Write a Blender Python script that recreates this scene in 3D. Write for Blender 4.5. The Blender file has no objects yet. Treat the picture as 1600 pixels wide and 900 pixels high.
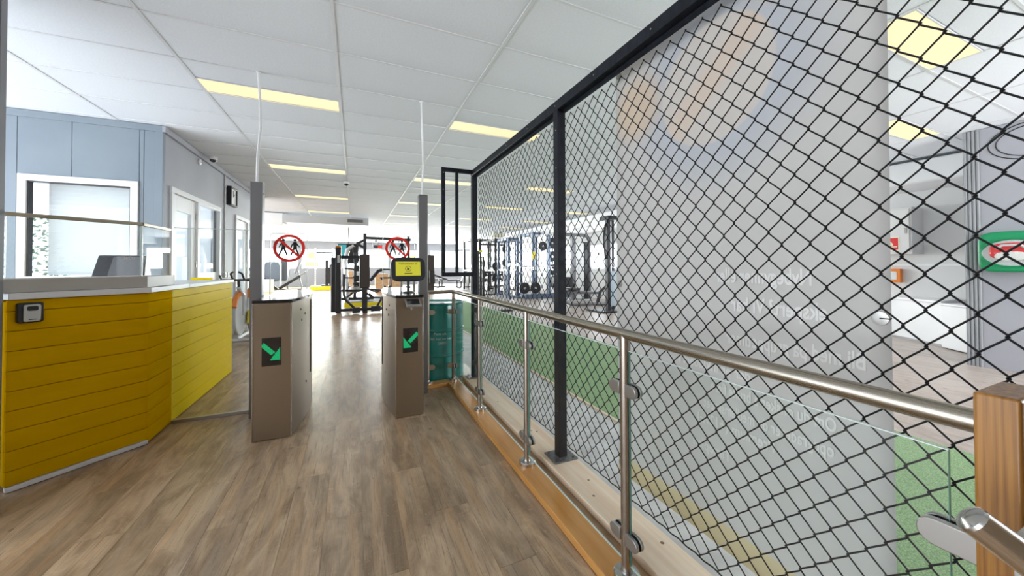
import bpy, bmesh, math, random
from mathutils import Vector, Matrix
random.seed(7)
PI = math.pi
scene = bpy.context.scene
COL = scene.collection

# ------------------------------------------------------------------ camera
cam_d = bpy.data.cameras.new('camera')
cam = bpy.data.objects.new('camera', cam_d); COL.objects.link(cam)
YAW, PITCH, ROLL, FPX, CYPX = 0.416, 0.0136, -0.0035, 555.93, 408.63
fw = Vector((math.sin(YAW)*math.cos(PITCH), math.cos(YAW)*math.cos(PITCH), math.sin(PITCH)))
r0 = Vector((math.cos(YAW), -math.sin(YAW), 0)); u0 = r0.cross(fw)
rr = math.cos(ROLL)*r0 + math.sin(ROLL)*u0; uu = rr.cross(fw)
M = Matrix((rr, uu, -fw)).transposed().to_4x4(); M.translation = Vector((0, 0, 1.30))
cam.matrix_world = M
cam_d.sensor_width = 36; cam_d.sensor_fit = 'HORIZONTAL'
cam_d.lens = FPX/1600*36
cam_d.shift_x = 0; cam_d.shift_y = (CYPX-450)/1600
cam_d.clip_start = 0.02; cam_d.clip_end = 200
scene.camera = cam

# ------------------------------------------------------------------ world, light, exposure
w = bpy.data.worlds.new('world'); scene.world = w; w.use_nodes = True
bg = w.node_tree.nodes['Background']
bg.inputs[0].default_value = (0.90, 0.96, 1.03, 1); bg.inputs[1].default_value = 5.5
vs = scene.view_settings
vs.view_transform = 'Standard'; vs.look = 'None'; vs.gamma = 1; vs.use_curve_mapping = False
vs.exposure = 0.0
def area_lamp(name, loc, rot, sx, sy, power, col=(.96, .98, 1)):
    d = bpy.data.lights.new(name, 'AREA'); d.shape = 'RECTANGLE'; d.size = sx; d.size_y = sy; d.energy = power; d.color = col
    o = bpy.data.objects.new(name, d); COL.objects.link(o); o.location = loc; o.rotation_euler = rot; return o
area_lamp('far_window_daylight', (.8, 27.6, 1.86), (-PI/2, 0, 0), 19, 1.3, 6500)
area_lamp('side_window_daylight', (9.3, 17.2, 1.68), (0, PI/2, 0), 1.05, 23, 420)
area_lamp('gym_left_fill', (-9.0, 18.5, 1.6), (0, -PI/2, 0), 2.6, 15, 700)  # added fill on the open left side of the gym, no window modelled
area_lamp('right_room_fill', (5.9, -2.40, 1.7), (PI/2, 0, 0), 2.6, 1.7, 260)  # added fill lamp to brighten the right front room, no window there
area_lamp('alcove_fill', (8.1, 5.2, 1.7), (-PI/2, 0, 0), 1.8, 1.7, 42)  # added fill lamp hidden by the banner, brightens the alcove walls
scene.cycles.max_bounces = 10
scene.cycles.diffuse_bounces = 5
scene.cycles.transparent_max_bounces = 24
scene.cycles.sample_clamp_indirect = 6

# ------------------------------------------------------------------ materials
def mat(name, col, rough=.5, metal=0.0, emit=None, estr=0, spec=None, coat=0):
    m = bpy.data.materials.new(name); m.use_nodes = True
    b = m.node_tree.nodes['Principled BSDF']
    b.inputs['Base Color'].default_value = (*col, 1)
    b.inputs['Roughness'].default_value = rough
    b.inputs['Metallic'].default_value = metal
    if spec is not None: b.inputs['Specular IOR Level'].default_value = spec
    if coat: b.inputs['Coat Weight'].default_value = coat; b.inputs['Coat Roughness'].default_value = .08
    if emit: b.inputs['Emission Color'].default_value = (*emit, 1); b.inputs['Emission Strength'].default_value = estr
    return m
def nodes(m): return m.node_tree.nodes, m.node_tree.links, m.node_tree.nodes['Principled BSDF']
def noisy(m, c1, c2, scale=(8, 8, 8), detail=4, bump=0.0, rough=None, coord='Object', pos=(.35, .65)):
    n, l, b = nodes(m)
    tc = n.new('ShaderNodeTexCoord'); mp = n.new('ShaderNodeMapping'); mp.inputs['Scale'].default_value = scale
    nz = n.new('ShaderNodeTexNoise'); nz.inputs['Scale'].default_value = 1; nz.inputs['Detail'].default_value = detail
    cr = n.new('ShaderNodeValToRGB')
    cr.color_ramp.elements[0].color = (*c1, 1); cr.color_ramp.elements[1].color = (*c2, 1)
    cr.color_ramp.elements[0].position, cr.color_ramp.elements[1].position = pos
    l.new(tc.outputs[coord], mp.inputs[0]); l.new(mp.outputs[0], nz.inputs[0])
    l.new(nz.outputs[0], cr.inputs[0]); l.new(cr.outputs[0], b.inputs['Base Color'])
    if bump:
        bp = n.new('ShaderNodeBump'); bp.inputs['Strength'].default_value = bump; bp.inputs['Distance'].default_value = .002
        l.new(nz.outputs[0], bp.inputs['Height']); l.new(bp.outputs[0], b.inputs['Normal'])
    return m
def wood_floor(name, lo, hi, warm, grey, rough, spec=.5):
    m = mat(name, lo, rough, spec=spec); n, l, b = nodes(m)
    tc = n.new('ShaderNodeTexCoord'); oi = n.new('ShaderNodeObjectInfo')
    mul = n.new('ShaderNodeMath'); mul.operation = 'MULTIPLY'; mul.inputs[1].default_value = 37
    l.new(oi.outputs['Random'], mul.inputs[0])
    cmb = n.new('ShaderNodeCombineXYZ'); l.new(mul.outputs[0], cmb.inputs[1]); l.new(mul.outputs[0], cmb.inputs[0])
    add = n.new('ShaderNodeVectorMath'); l.new(tc.outputs['Object'], add.inputs[0]); l.new(cmb.outputs[0], add.inputs[1])
    def nz(sc, det, dist=0, rgh=.55):
        mp = n.new('ShaderNodeMapping'); mp.inputs['Scale'].default_value = sc
        t = n.new('ShaderNodeTexNoise'); t.inputs['Scale'].default_value = 1; t.inputs['Detail'].default_value = det
        t.inputs['Distortion'].default_value = dist; t.inputs['Roughness'].default_value = rgh
        l.new(add.outputs[0], mp.inputs[0]); l.new(mp.outputs[0], t.inputs[0]); return t.outputs[0]
    def mr(v, a, b_, c=0, d=1):
        x = n.new('ShaderNodeMapRange'); l.new(v, x.inputs[0]); x.inputs[1].default_value = a; x.inputs[2].default_value = b_
        x.inputs[3].default_value = c; x.inputs[4].default_value = d; return x.outputs[0]
    def mix(f, a, b_, mode='MIX'):
        x = n.new('ShaderNodeMix'); x.data_type = 'RGBA'; x.blend_type = mode
        if isinstance(f, float): x.inputs[0].default_value = f
        else: l.new(f, x.inputs[0])
        for i, v in ((6, a), (7, b_)):
            if isinstance(v, tuple): x.inputs[i].default_value = (*v, 1)
            else: l.new(v, x.inputs[i])
        return x.outputs[2]
    blot = nz((8, 2.2, 1), 7, 1.0, .62); strip = nz((16, .8, 1), 2); strip2 = nz((11, .7, 3), 3, .3)
    grain = nz((110, 4, 1), 6, .9, .7); saw = nz((26, 40, 1), 4, 1.6, .7)
    c = mix(mr(blot, .36, .66), lo, hi)
    c = mix(mr(strip, .52, .68, 0, .42), c, warm)
    c = mix(mr(strip2, .54, .70, 0, .48), c, grey)
    c = mix(mr(grain, .47, .34, 0, .62), c, tuple(v*.42 for v in lo))
    c = mix(mr(saw, .57, .70, 0, .38), c, tuple(min(1, v*1.25) for v in hi))
    vo = n.new('ShaderNodeTexVoronoi'); mp = n.new('ShaderNodeMapping'); mp.inputs['Scale'].default_value = (5.0, 3.4, 1)
    vo.inputs['Scale'].default_value = 1
    l.new(add.outputs[0], mp.inputs[0]); l.new(mp.outputs[0], vo.inputs['Vector'])
    c = mix(mr(vo.outputs['Distance'], .075, .045, 0, .65), c, tuple(v*.35 for v in lo))
    pr = mr(oi.outputs['Random'], 0, 1, .86, 1.10)
    cc = n.new('ShaderNodeCombineColor'); [l.new(pr, cc.inputs[i]) for i in range(3)]
    c = mix(1.0, c, cc.outputs[0], 'MULTIPLY')
    l.new(c, b.inputs['Base Color'])
    bp = n.new('ShaderNodeBump'); bp.inputs['Strength'].default_value = .12; bp.inputs['Distance'].default_value = .001
    l.new(grain, bp.inputs['Height']); l.new(bp.outputs[0], b.inputs['Normal'])
    return m
def glass(name, tint=(.93, .98, .96), refl=1.0):
    m = bpy.data.materials.new(name); m.use_nodes = True; n = m.node_tree.nodes; l = m.node_tree.links
    n.remove(n['Principled BSDF']); out = n['Material Output']
    t = n.new('ShaderNodeBsdfTransparent'); t.inputs[0].default_value = (*tint, 1)
    g = n.new('ShaderNodeBsdfGlossy'); g.inputs['Roughness'].default_value = .01
    f = n.new('ShaderNodeLayerWeight'); f.inputs['Blend'].default_value = .5
    pw = n.new('ShaderNodeMath'); pw.operation = 'POWER'; pw.inputs[1].default_value = 5; l.new(f.outputs['Facing'], pw.inputs[0])
    mu = n.new('ShaderNodeMath'); mu.operation = 'MULTIPLY_ADD'; mu.inputs[1].default_value = .8*refl; mu.inputs[2].default_value = .035*refl
    mx = n.new('ShaderNodeMixShader')
    l.new(pw.outputs[0], mu.inputs[0]); l.new(mu.outputs[0], mx.inputs[0]); l.new(t.outputs[0], mx.inputs[1]); l.new(g.outputs[0], mx.inputs[2])
    l.new(mx.outputs[0], out.inputs['Surface']); return m
def brushed(name, col, rough=.32, axis=2, amt=.5):
    m = mat(name, col, rough, 1.0); n, l, b = nodes(m)
    tc = n.new('ShaderNodeTexCoord'); mp = n.new('ShaderNodeMapping')
    sc = [3, 3, 3]
    for i in range(3):
        if i != axis: sc[i] = 600
    sc = [600, 600, 600]; sc[axis] = 4
    mp.inputs['Scale'].default_value = sc
    t = n.new('ShaderNodeTexNoise'); t.inputs['Scale'].default_value = 1
    l.new(tc.outputs['Object'], mp.inputs[0]); l.new(mp.outputs[0], t.inputs[0])
    r = n.new('ShaderNodeMapRange'); r.inputs[3].default_value = rough-.1*amt; r.inputs[4].default_value = rough+.14*amt
    l.new(t.outputs[0], r.inputs[0]); l.new(r.outputs[0], b.inputs['Roughness'])
    return m

m_plank = wood_floor('brown weathered wood plank', (.235, .150, .083), (.51, .365, .230), (.59, .34, .165), (.31, .25, .198), .33, .75)
m_plank_lit = wood_floor('brightened wood floor', (.42, .35, .30), (.60, .52, .465), (.58, .46, .38), (.50, .45, .42), .38, .5)  # same floor wood as the planks, bright light put into its colour
m_conc = noisy(mat('pale concrete', (.5, .5, .5), .7), (.52, .515, .515), (.68, .67, .67), (6, 6, 6), 6)
m_ceil = noisy(mat('white ceiling tile', (.8, .8, .8), .85), (.755, .795, .845), (.80, .84, .89), (90, 90, 90), 2)
m_tbar = mat('white ceiling bar', (.70, .72, .74), .5)
m_wallblue = noisy(mat('blue grey wall', (.4, .45, .5), .55), (.20, .245, .285), (.22, .265, .305), (2, 2, 2), 2)
m_wallgrey = noisy(mat('grey wall', (.4, .4, .43), .55), (.33, .335, .375), (.36, .365, .405), (2, 2, 2), 2)
m_wallback = mat('brown wall', (.17, .12, .075), .7)
m_pillar = noisy(mat('dark grey pillar', (.2, .2, .22), .5), (.19, .19, .21), (.23, .23, .25), (2, 2, 2), 2)
m_white = mat('white paint', (.82, .83, .84), .4)
m_offw = mat('off white', (.70, .70, .69), .5)
m_greypale = mat('pale grey', (.55, .56, .58), .5)
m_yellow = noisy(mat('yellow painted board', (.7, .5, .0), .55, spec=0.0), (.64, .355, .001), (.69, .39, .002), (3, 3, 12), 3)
m_yellow_lit = mat('yellow board lit tone', (.86, .62, .001), .38, spec=0.02)  # same counter paint as the front boards, stronger light put into the colour
m_yell2 = mat('yellow rubber edge', (.80, .66, .01), .5)
m_wtop = mat('white laminate', (.74, .74, .75), .3)
m_ledge = mat('greige laminate', (.46, .43, .38), .45)
m_bronze = mat('bronze rail', (.36, .31, .22), .35, .7)
m_steel = brushed('brushed steel', (.39, .335, .27), .3, 2)
m_steelrail = brushed('brushed steel tube', (.41, .37, .305), .26, 1)
m_steelp = brushed('grey steel post', (.20, .20, .205), .42, 2)
m_chrome = mat('polished steel', (.55, .54, .52), .2, 1)
m_alu = mat('satin aluminium', (.42, .41, .39), .36, .9)
m_black = mat('black plastic', (.012, .012, .014), .4)
m_blackgloss = mat('black glass', (.008, .008, .01), .05, spec=.9)
m_dark = mat('dark grey metal', (.035, .035, .04), .4, .3)
m_gym = mat('black machine frame', (.016, .016, .02), .4)
m_brownpad = mat('dark brown pad', (.045, .032, .026), .55)
m_fence = noisy(mat('blue black steel', (.03, .04, .055), .55, spec=.22), (.003, .004, .007), (.010, .013, .021), (40, 40, 15), 5)
m_plate = noisy(mat('raw steel plate', (.12, .12, .14), .45, .6), (.09, .095, .11), (.18, .19, .21), (60, 60, 60), 5)
m_wire = mat('black coated wire', (.006, .006, .007), .6, spec=.25)
m_glass = glass('clear glass', (.972, .99, .983), .7)
m_glassw = glass('window glass', (.96, .98, .98))
m_gedge = mat('green glass edge', (.10, .24, .20), .15, spec=.8)
m_wood = noisy(mat('orange varnished wood', (.5, .25, .06), .22, coat=.4), (.46, .205, .045), (.60, .30, .085), (14, 1.6, 14), 5, .08)
m_newel = noisy(mat('varnished oak', (.5, .25, .06), .35, coat=.15), (.15, .055, .006), (.37, .165, .028), (95, 120, 2.6), 6, .15)
m_timber = noisy(mat('pale pine timber', (.6, .45, .3), .6), (.76, .55, .385), (.88, .72, .56), (18, 1.2, 18), 5, .1)
m_turf = noisy(mat('green turf', (.15, .3, .12), .95), (.155, .265, .12), (.36, .51, .28), (160, 160, 160), 3, .6)
m_teal = noisy(mat('teal painted steel', (.0, .25, .22), .22, coat=.3), (.006, .20, .18), (.008, .24, .215), (5, 5, 5), 3)
m_lamp = mat('warm lit diffuser', (.22, .20, .14), .6, emit=(1, .87, .50), estr=.95)
m_green = mat('green lights', (0, .1, .03), .5, emit=(.0, .72, .25), estr=.75)
m_scr = mat('yellow lit screen', (.1, .1, .02), .3, emit=(.80, .74, .03), estr=.62)
m_scrink = mat('dark screen ink', (.02, .02, .02), .5)
m_red = mat('red sticker', (.72, .02, .012), .4)
m_ink = mat('black sticker', (.01, .01, .012), .4)
m_teal_scr = mat('teal lit screen', (.02, .1, .1), .3, emit=(.08, .55, .62), estr=.6)
m_orange = mat('orange plastic', (.80, .22, .02), .35)
m_firered = mat('fire red', (.70, .03, .03), .4)
m_cream = mat('cream paper', (.85, .80, .62), .6)
m_ply = noisy(mat('plywood box', (.6, .4, .22), .6), (.48, .28, .14), (.62, .40, .22), (4, 4, 20), 4)
m_rackblue = mat('blue grey rack steel', (.13, .17, .25), .4, .4)
m_rubber = mat('black rubber', (.018, .018, .02), .6)
m_greymat = mat('grey rubber floor', (.12, .12, .135), .7)
m_silver = mat('silver machine frame', (.62, .63, .65), .3, .6)
m_greencase = mat('green plastic case', (.0, .27, .10), .35)
m_letter = mat('pale lettering', (.62, .80, .76), .5)
m_lip = mat('pale glass edge', (.72, .82, .78), .2)
m_jamb = mat('grey fluted trim', (.27, .28, .30), .5)
m_wallfar = mat('grey far wall', (.17, .175, .19), .6)
m_arch = mat('mid grey machine frame', (.16, .16, .17), .4, .3)
m_poststeel = brushed('post steel', (.46, .41, .36), .26, 2)
m_stick = glass('yellow film', (.95, .92, .35), .3)
m_midgrey = mat('mid grey steel', (.24, .25, .27), .4, .3)
m_leaf = noisy(mat('leaf green', (.1, .25, .06), .6), (.06, .16, .05), (.18, .34, .12), (30, 30, 30), 2)
m_blind = mat('white blind', (.72, .73, .74), .7)
m_paneldoor = mat('white door', (.88, .89, .90), .4)

# ------------------------------------------------------------------ mesh helpers
class MB:
    def __init__(s): s.v = []; s.f = []
    def add(s, vs_, fs_):
        o = len(s.v); s.v += [tuple(p) for p in vs_]; s.f += [tuple(i+o for i in f) for f in fs_]; return s
    def box(s, x0, x1, y0, y1, z0, z1):
        return s.add([(x0,y0,z0),(x1,y0,z0),(x1,y1,z0),(x0,y1,z0),(x0,y0,z1),(x1,y0,z1),(x1,y1,z1),(x0,y1,z1)],
                     [(0,3,2,1),(4,5,6,7),(0,1,5,4),(1,2,6,5),(2,3,7,6),(3,0,4,7)])
    def bar(s, a, b, wx, wy, up=(0, 0, 1)):          # rectangular bar between two points
        a = Vector(a); b = Vector(b); d = (b-a).normalized(); up = Vector(up)
        if abs(d.dot(up)) > .98: up = Vector((0, 1, 0))
        sx = d.cross(up).normalized()*wx/2; sy = sx.cross(d).normalized()*wy/2
        p = []
        for c in (a, b): p += [c-sx-sy, c+sx-sy, c+sx+sy, c-sx+sy]
        return s.add(p, [(0,3,2,1),(4,5,6,7),(0,1,5,4),(1,2,6,5),(2,3,7,6),(3,0,4,7)])
    def tube(s, pts, r, n=10, caps=True, flat=None):
        pts = [Vector(p) for p in pts]; N = len(pts); ring = []
        d0 = (pts[1]-pts[0]).normalized(); ref = Vector((0, 0, 1)) if abs(d0.z) < .9 else Vector((1, 0, 0))
        x = d0.cross(ref).normalized()
        vs_ = []
        for i, p in enumerate(pts):
            d = (pts[min(i+1, N-1)]-pts[max(i-1, 0)]).normalized()
            x = (x-d*x.dot(d)).normalized(); y = d.cross(x)
            rad = r[i] if isinstance(r, (list, tuple)) else r
            for k in range(n):
                a = 2*PI*k/n; vs_.append(p+(x*math.cos(a)+y*math.sin(a))*rad)
        fs_ = [(i*n+k, i*n+(k+1) % n, (i+1)*n+(k+1) % n, (i+1)*n+k) for i in range(N-1) for k in range(n)]
        if caps: fs_ += [tuple(range(n-1, -1, -1)), tuple((N-1)*n+k for k in range(n))]
        return s.add(vs_, fs_)
    def cyl(s, a, b, r, n=16): return s.tube([a, b], r, n)
    def prism(s, poly, z0, z1, axis='z', flip=False):  # poly in the plane perpendicular to axis
        n = len(poly)
        def P(a, b, c):
            return {'z': (a, b, c), 'y': (a, c, b), 'x': (c, a, b)}[axis]
        vs_ = [P(a, b, z0) for a, b in poly]+[P(a, b, z1) for a, b in poly]
        fs_ = [tuple(range(n-1, -1, -1)), tuple(range(n, 2*n))]+[(i, (i+1) % n, n+(i+1) % n, n+i) for i in range(n)]
        return s.add(vs_, fs_)
    def lathe(s, prof, c=(0, 0, 0), n=32, axis='z'):
        vs_ = []
        for r, z in prof:
            for k in range(n):
                a = 2*PI*k/n; q = (r*math.cos(a), r*math.sin(a), z)
                q = {'z': q, 'x': (q[2], q[0], q[1]), 'y': (q[1], q[2], q[0])}[axis]
                vs_.append((q[0]+c[0], q[1]+c[1], q[2]+c[2]))
        m_ = len(prof)
        fs_ = [(i*n+k, i*n+(k+1) % n, (i+1)*n+(k+1) % n, (i+1)*n+k) for i in range(m_-1) for k in range(n)]
        fs_ += [tuple(range(n-1, -1, -1)), tuple((m_-1)*n+k for k in range(n))]
        return s.add(vs_, fs_)
ORG = {}
def link(o, parent=None):
    COL.objects.link(o)
    if parent is not None: o.parent = parent
    return o
def obj(name, mb, m, parent=None, bevel=0, smooth=True, origin=None, seg=2):
    org = ORG.get(parent.name, Vector()) if parent is not None else (Vector(origin) if origin else Vector())
    me = bpy.data.meshes.new(name)
    me.from_pydata([(p[0]-org[0], p[1]-org[1], p[2]-org[2]) for p in mb.v], [], mb.f)
    bm = bmesh.new(); bm.from_mesh(me); bmesh.ops.recalc_face_normals(bm, faces=bm.faces); bm.to_mesh(me); bm.free()
    if smooth:
        me.shade_smooth(); me.set_sharp_from_angle(angle=.62)
    me.materials.append(m)
    o = bpy.data.objects.new(name, me); link(o, parent)
    if parent is not None: ORG[o.name] = org
    else: o.location = org; ORG[o.name] = org
    if bevel:
        b = o.modifiers.new('edge', 'BEVEL'); b.width = bevel; b.segments = seg; b.limit_method = 'ANGLE'; b.angle_limit = .6
        b.harden_normals = False
    return o
def tag(o, label=None, cat=None, group=None, kind=None):
    if label: o['label'] = label
    if cat: o['category'] = cat
    if group: o['group'] = group
    if kind: o['kind'] = kind
    return o
def thing(name, label, cat, loc=(0, 0, 0), group=None, rz=0, local=False):
    o = bpy.data.objects.new(name, None); link(o); o.location = loc; o.rotation_euler.z = rz; o.empty_display_size = .1
    ORG[o.name] = Vector() if local else Vector(loc)
    return tag(o, label, cat, group)
def struct(name, mb, m, parent=None, bevel=0, label=None):
    o = obj(name, mb, m, parent, bevel)
    if parent is None: o['kind'] = 'structure'
    if label: o['label'] = label
    return o
def sroot(name, loc=(0, 0, 0)):
    o = bpy.data.objects.new(name, None); link(o); o.location = loc; ORG[o.name] = Vector(loc); o['kind'] = 'structure'; return o
TEXTS = []
def text(name, body, loc, rot, size, m, parent, align='LEFT', ext=.0004, sx=1, bold=0):
    c = bpy.data.curves.new(name, 'FONT'); c.body = body; c.size = size; c.align_x = align; c.extrude = ext
    c.materials.append(m); o = bpy.data.objects.new(name, c); link(o, parent)
    org = ORG.get(parent.name, Vector()); o.location = Vector(loc)-org; o.rotation_euler = rot; o.scale = (sx, 1, 1); c.resolution_u = 3; c.offset = bold; TEXTS.append(o)
    return o
def copy_tree(o, parent=None):
    c = o.copy(); COL.objects.link(c)
    if parent is not None: c.parent = parent
    for ch in list(o.children): copy_tree(ch, c)
    return c
def arc(cx, cy, r, a0, a1, n): return [(cx+r*math.cos(a0+(a1-a0)*i/n), cy+r*math.sin(a0+(a1-a0)*i/n)) for i in range(n+1)]
CZ = 3.026

# ================================================================== STRUCTURE
# ---- floor with its planks
fl = struct('floor', MB().box(-4.3, 1.36, -2.6, 10.6, -.08, -.0022).box(-9, 1.36, 10.6, 44, -.08, -.0022), m_plank)
PW, PLEN = .178, 1.25
for ci in range(-14, 6):
    x0 = .93-.178*5+ci*PW-.178*1 + .178
    if x0 > .9 or x0 < -2.3: continue
    off = (ci*.47) % PLEN
    k = 0
    y = .35-off
    while y < 7.2:
        ya, yb = max(y, .3), min(y+PLEN, 7.3); y += PLEN
        if yb-ya < .05: continue
        x1 = min(x0+PW, 1.0)
        if x0 < -1.42 and yb < 5.4: continue
        struct('plank', MB().box(x0+.0006, x1-.0006, ya+.0006, yb-.0006, -.002, 0), m_plank, fl)
obj('brightened_floor', MB().box(2.02, 12, -2.6, 44, -.08, -.001), m_plank_lit, fl)
obj('concrete_strip', MB().box(1.36, 2.02, -2.6, 44, -.08, -.0015), m_conc, fl)
# ---- ceiling
ce = struct('ceiling', MB().box(-9, 12, -2.6, 44, CZ+.014, CZ+.10), m_ceil)
GX = [-.143+1.2*i for i in range(-4, 9)]
GY = [2.574+.6*i for i in range(-6, 11)]
LIGHTS = []   # (x0, y0, label)
def L(x0, y0, lab): LIGHTS.append((x0, y0, lab))
A0, B0, C0, D0 = GX[3], GX[5], GX[7], GX[9]
rows = [4.10, 7.03, 9.79, 12.42, 14.7, 17.1, 19.8, 22.4]
for i, (y, t) in enumerate(zip(rows[:6], ['nearest and widest strip', 'second strip', 'third strip', 'fourth strip', 'fifth strip', 'sixth strip'])):
    L(A0, y, f'{t} in the row of ceiling lights over the left turnstile')
for i, (y, t) in enumerate(zip(rows, ['nearest strip', 'second strip', 'third strip', 'fourth strip', 'fifth strip', 'sixth strip', 'seventh strip', 'farthest strip'])):
    L(B0, y, f'{t} in the row of ceiling lights over the right turnstile pole')
L(C0, 1.07, 'large warm ceiling light behind the mesh beside the banner top')
for y, t in zip([6.88, 9.58, 12.3, 14.6], ['nearest strip', 'second strip', 'third strip', 'fourth strip']):
    L(C0, y, f'{t} in the ceiling light row seen through the mesh above the turf')
L(D0, 1.97, 'smaller warm ceiling light above the alcove behind the mesh')
for y, t in zip([12.15, 14.5, 9.6], ['middle strip', 'far strip', 'near strip']):
    L(D0, y, f'{t} in the ceiling light row above the weight racks')
lit = {(round(a, 2), round(b, 2)) for a, b, _ in LIGHTS}
def cut(x, y0, y1):
    segs = [(y0, y1)]
    for a, b, _ in LIGHTS:
        if abs(a-x) < .05:
            ns = []
            for s0, s1 in segs:
                if b+.30 <= s0 or b >= s1: ns.append((s0, s1)); continue
                if b-s0 > .03: ns.append((s0, b))
                if s1-b-.30 > .03: ns.append((b+.30, s1))
            segs = ns
    return segs
far = MB()
for i in range(len(GX)-1):
    for j in range(len(GY)-1):
        for (ya, yb) in cut(GX[i], GY[j], GY[j+1]):
            if GX[i] > 4.6 and GY[j] > 4.2: far.box(GX[i]+.012, GX[i+1]-.012, ya+.008, yb-.008, CZ+.006, CZ+.013); continue
            obj('ceiling_tile', MB().box(GX[i]+.013, GX[i+1]-.013, ya+.009, yb-.009, CZ+.006, CZ+.013), m_ceil, ce, smooth=False)
y = GY[-1]
while y < 26:
    for i in range(len(GX)-1):
        for (ya, yb) in cut(GX[i], y, y+.6): far.box(GX[i]+.012, GX[i+1]-.012, ya+.008, yb-.008, CZ+.006, CZ+.013)
    y += .6
o = obj('ceiling_tiles', far, m_ceil, ce, smooth=False); o['kind'] = 'stuff'
for x in GX: obj('ceiling_bar', MB().box(x-.012, x+.012, -2, 26, CZ, CZ+.0135), m_tbar, ce, smooth=False)
for y in GY[1:]: obj('ceiling_bar', MB().box(GX[0], GX[-1], y-.008, y+.008, CZ+.001, CZ+.0135), m_tbar, ce, smooth=False)
for x0, y0, lab in LIGHTS:
    t = thing('ceiling_light', lab, 'light', (x0+.6, y0+.15, CZ), 'recessed ceiling lights')
    f = MB()
    for a in ((x0+.012, x0+1.188, y0, y0+.008), (x0+.012, x0+1.188, y0+.292, y0+.30), (x0+.012, x0+.02, y0+.008, y0+.292), (x0+1.18, x0+1.188, y0+.008, y0+.292)):
        f.box(*a, CZ-.001, CZ+.013)
    obj('light_frame', f, m_tbar, t, smooth=False)
    obj('diffuser', MB().box(x0+.02, x0+1.18, y0+.008, y0+.292, CZ+.002, CZ+.010), m_lamp, t, smooth=False)

# ---- office wall (faces the camera) with window_1
WY = 5.67
wo = struct('wall_office', MB().box(-9, -3.33, WY+.012, WY+.12, 0, CZ).box(-2.37, -2.16, WY+.012, WY+.12, 0, CZ).box(-3.33, -2.37, WY+.012, WY+.12, 2.31, CZ).box(-3.33, -2.37, WY+.012, WY+.12, 0, 1.20), m_wallblue)
for x0, x1, z0, z1 in ((-4.6, -3.35, 0, 2.955), (-3.345, -2.93, 2.32, 2.955), (-2.926, -2.36, 2.32, 2.955), (-2.355, -2.318, 0, 2.955), (-2.314, -2.16, 0, 2.955), (-3.345, -2.36, 0, 1.19), (-6.5, -4.604, 0, 2.955)):
    obj('wall_panel', MB().box(x0, x1, WY, WY+.014, z0, z1), m_wallblue, wo, .0015)
obj('wall_trim', MB().box(-6.5, -2.15, WY-.012, WY+.01, 2.95, CZ), m_wallblue, wo, .002)
w1 = sroot('window_1', (-2.85, WY, 1.75))
fr = MB(); a, b, z0, z1 = -3.335, -2.36, 1.19, 2.325; t_ = .068
fr.box(a, b, WY-.02, WY+.03, z1-t_, z1).box(a, b, WY-.02, WY+.03, z0, z0+.02).box(a, a+t_, WY-.02, WY+.03, z0+.02, z1-t_).box(b-t_, b, WY-.02, WY+.03, z0+.02, z1-t_)
obj('window_frame', fr, m_white, w1, .003)
sd = MB(); a2, b2, z3 = a+t_, b-t_, z1-t_
sd.box(a2, b2, WY+.0, WY+.06, z3-.012, z3).box(a2, a2+.012, WY, WY+.06, z0+.02, z3-.012).box(b2-.012, b2, WY, WY+.06, z0+.02, z3-.012)
obj('window_gasket', sd, m_dark, w1)
obj('window_pane', MB().box(a2+.012, b2-.012, WY+.035, WY+.041, z0+.02, z3-.012), m_glassw, w1)
bl = thing('window_blind', 'white slatted blind drawn behind the office window glass', 'blind', (-2.8, WY+.16, 1.2))
obj('head_rail', MB().box(-3.22, -2.40, WY+.14, WY+.19, 2.27, 2.31), m_white, bl)
k = 0; z = 1.22
while z < 2.26:
    obj('slat', MB().box(-3.19, -2.40, WY+.160, WY+.166, z, z+.0485), m_blind, bl, smooth=False); z += .05
sh = MB()
for i in range(900):
    p = Vector((random.uniform(-3.72, -3.20), random.uniform(WY+.5, WY+.9), random.uniform(.5, 1.95)))
    d = Vector((random.uniform(-1, 1), random.uniform(-1, 1), random.uniform(-.6, 1))).normalized()*.05
    e = d.cross(Vector((random.uniform(-1, 1), random.uniform(-1, 1), 1))).normalized()*.018
    sh.add([p, p+d*.5+e, p+d, p+d*.5-e], [(0, 1, 2, 3)])
bush = thing('leafy_plant', 'green leafy plant seen at the left edge of the office window', 'plant', (-3.42, WY+.7, 0))
o = obj('foliage', sh, m_leaf, bush); o['kind'] = 'stuff'
obj('stem', MB().cyl((-3.42, WY+.7, .28), (-3.42, WY+.7, 1.7), .012, 8), m_ply, bush)
obj('plant_pot', MB().lathe([(.12, 0), (.17, .30), (.15, .30), (.14, .26)], (-3.42, WY+.7, 0), 20), m_dark, bush)

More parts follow.
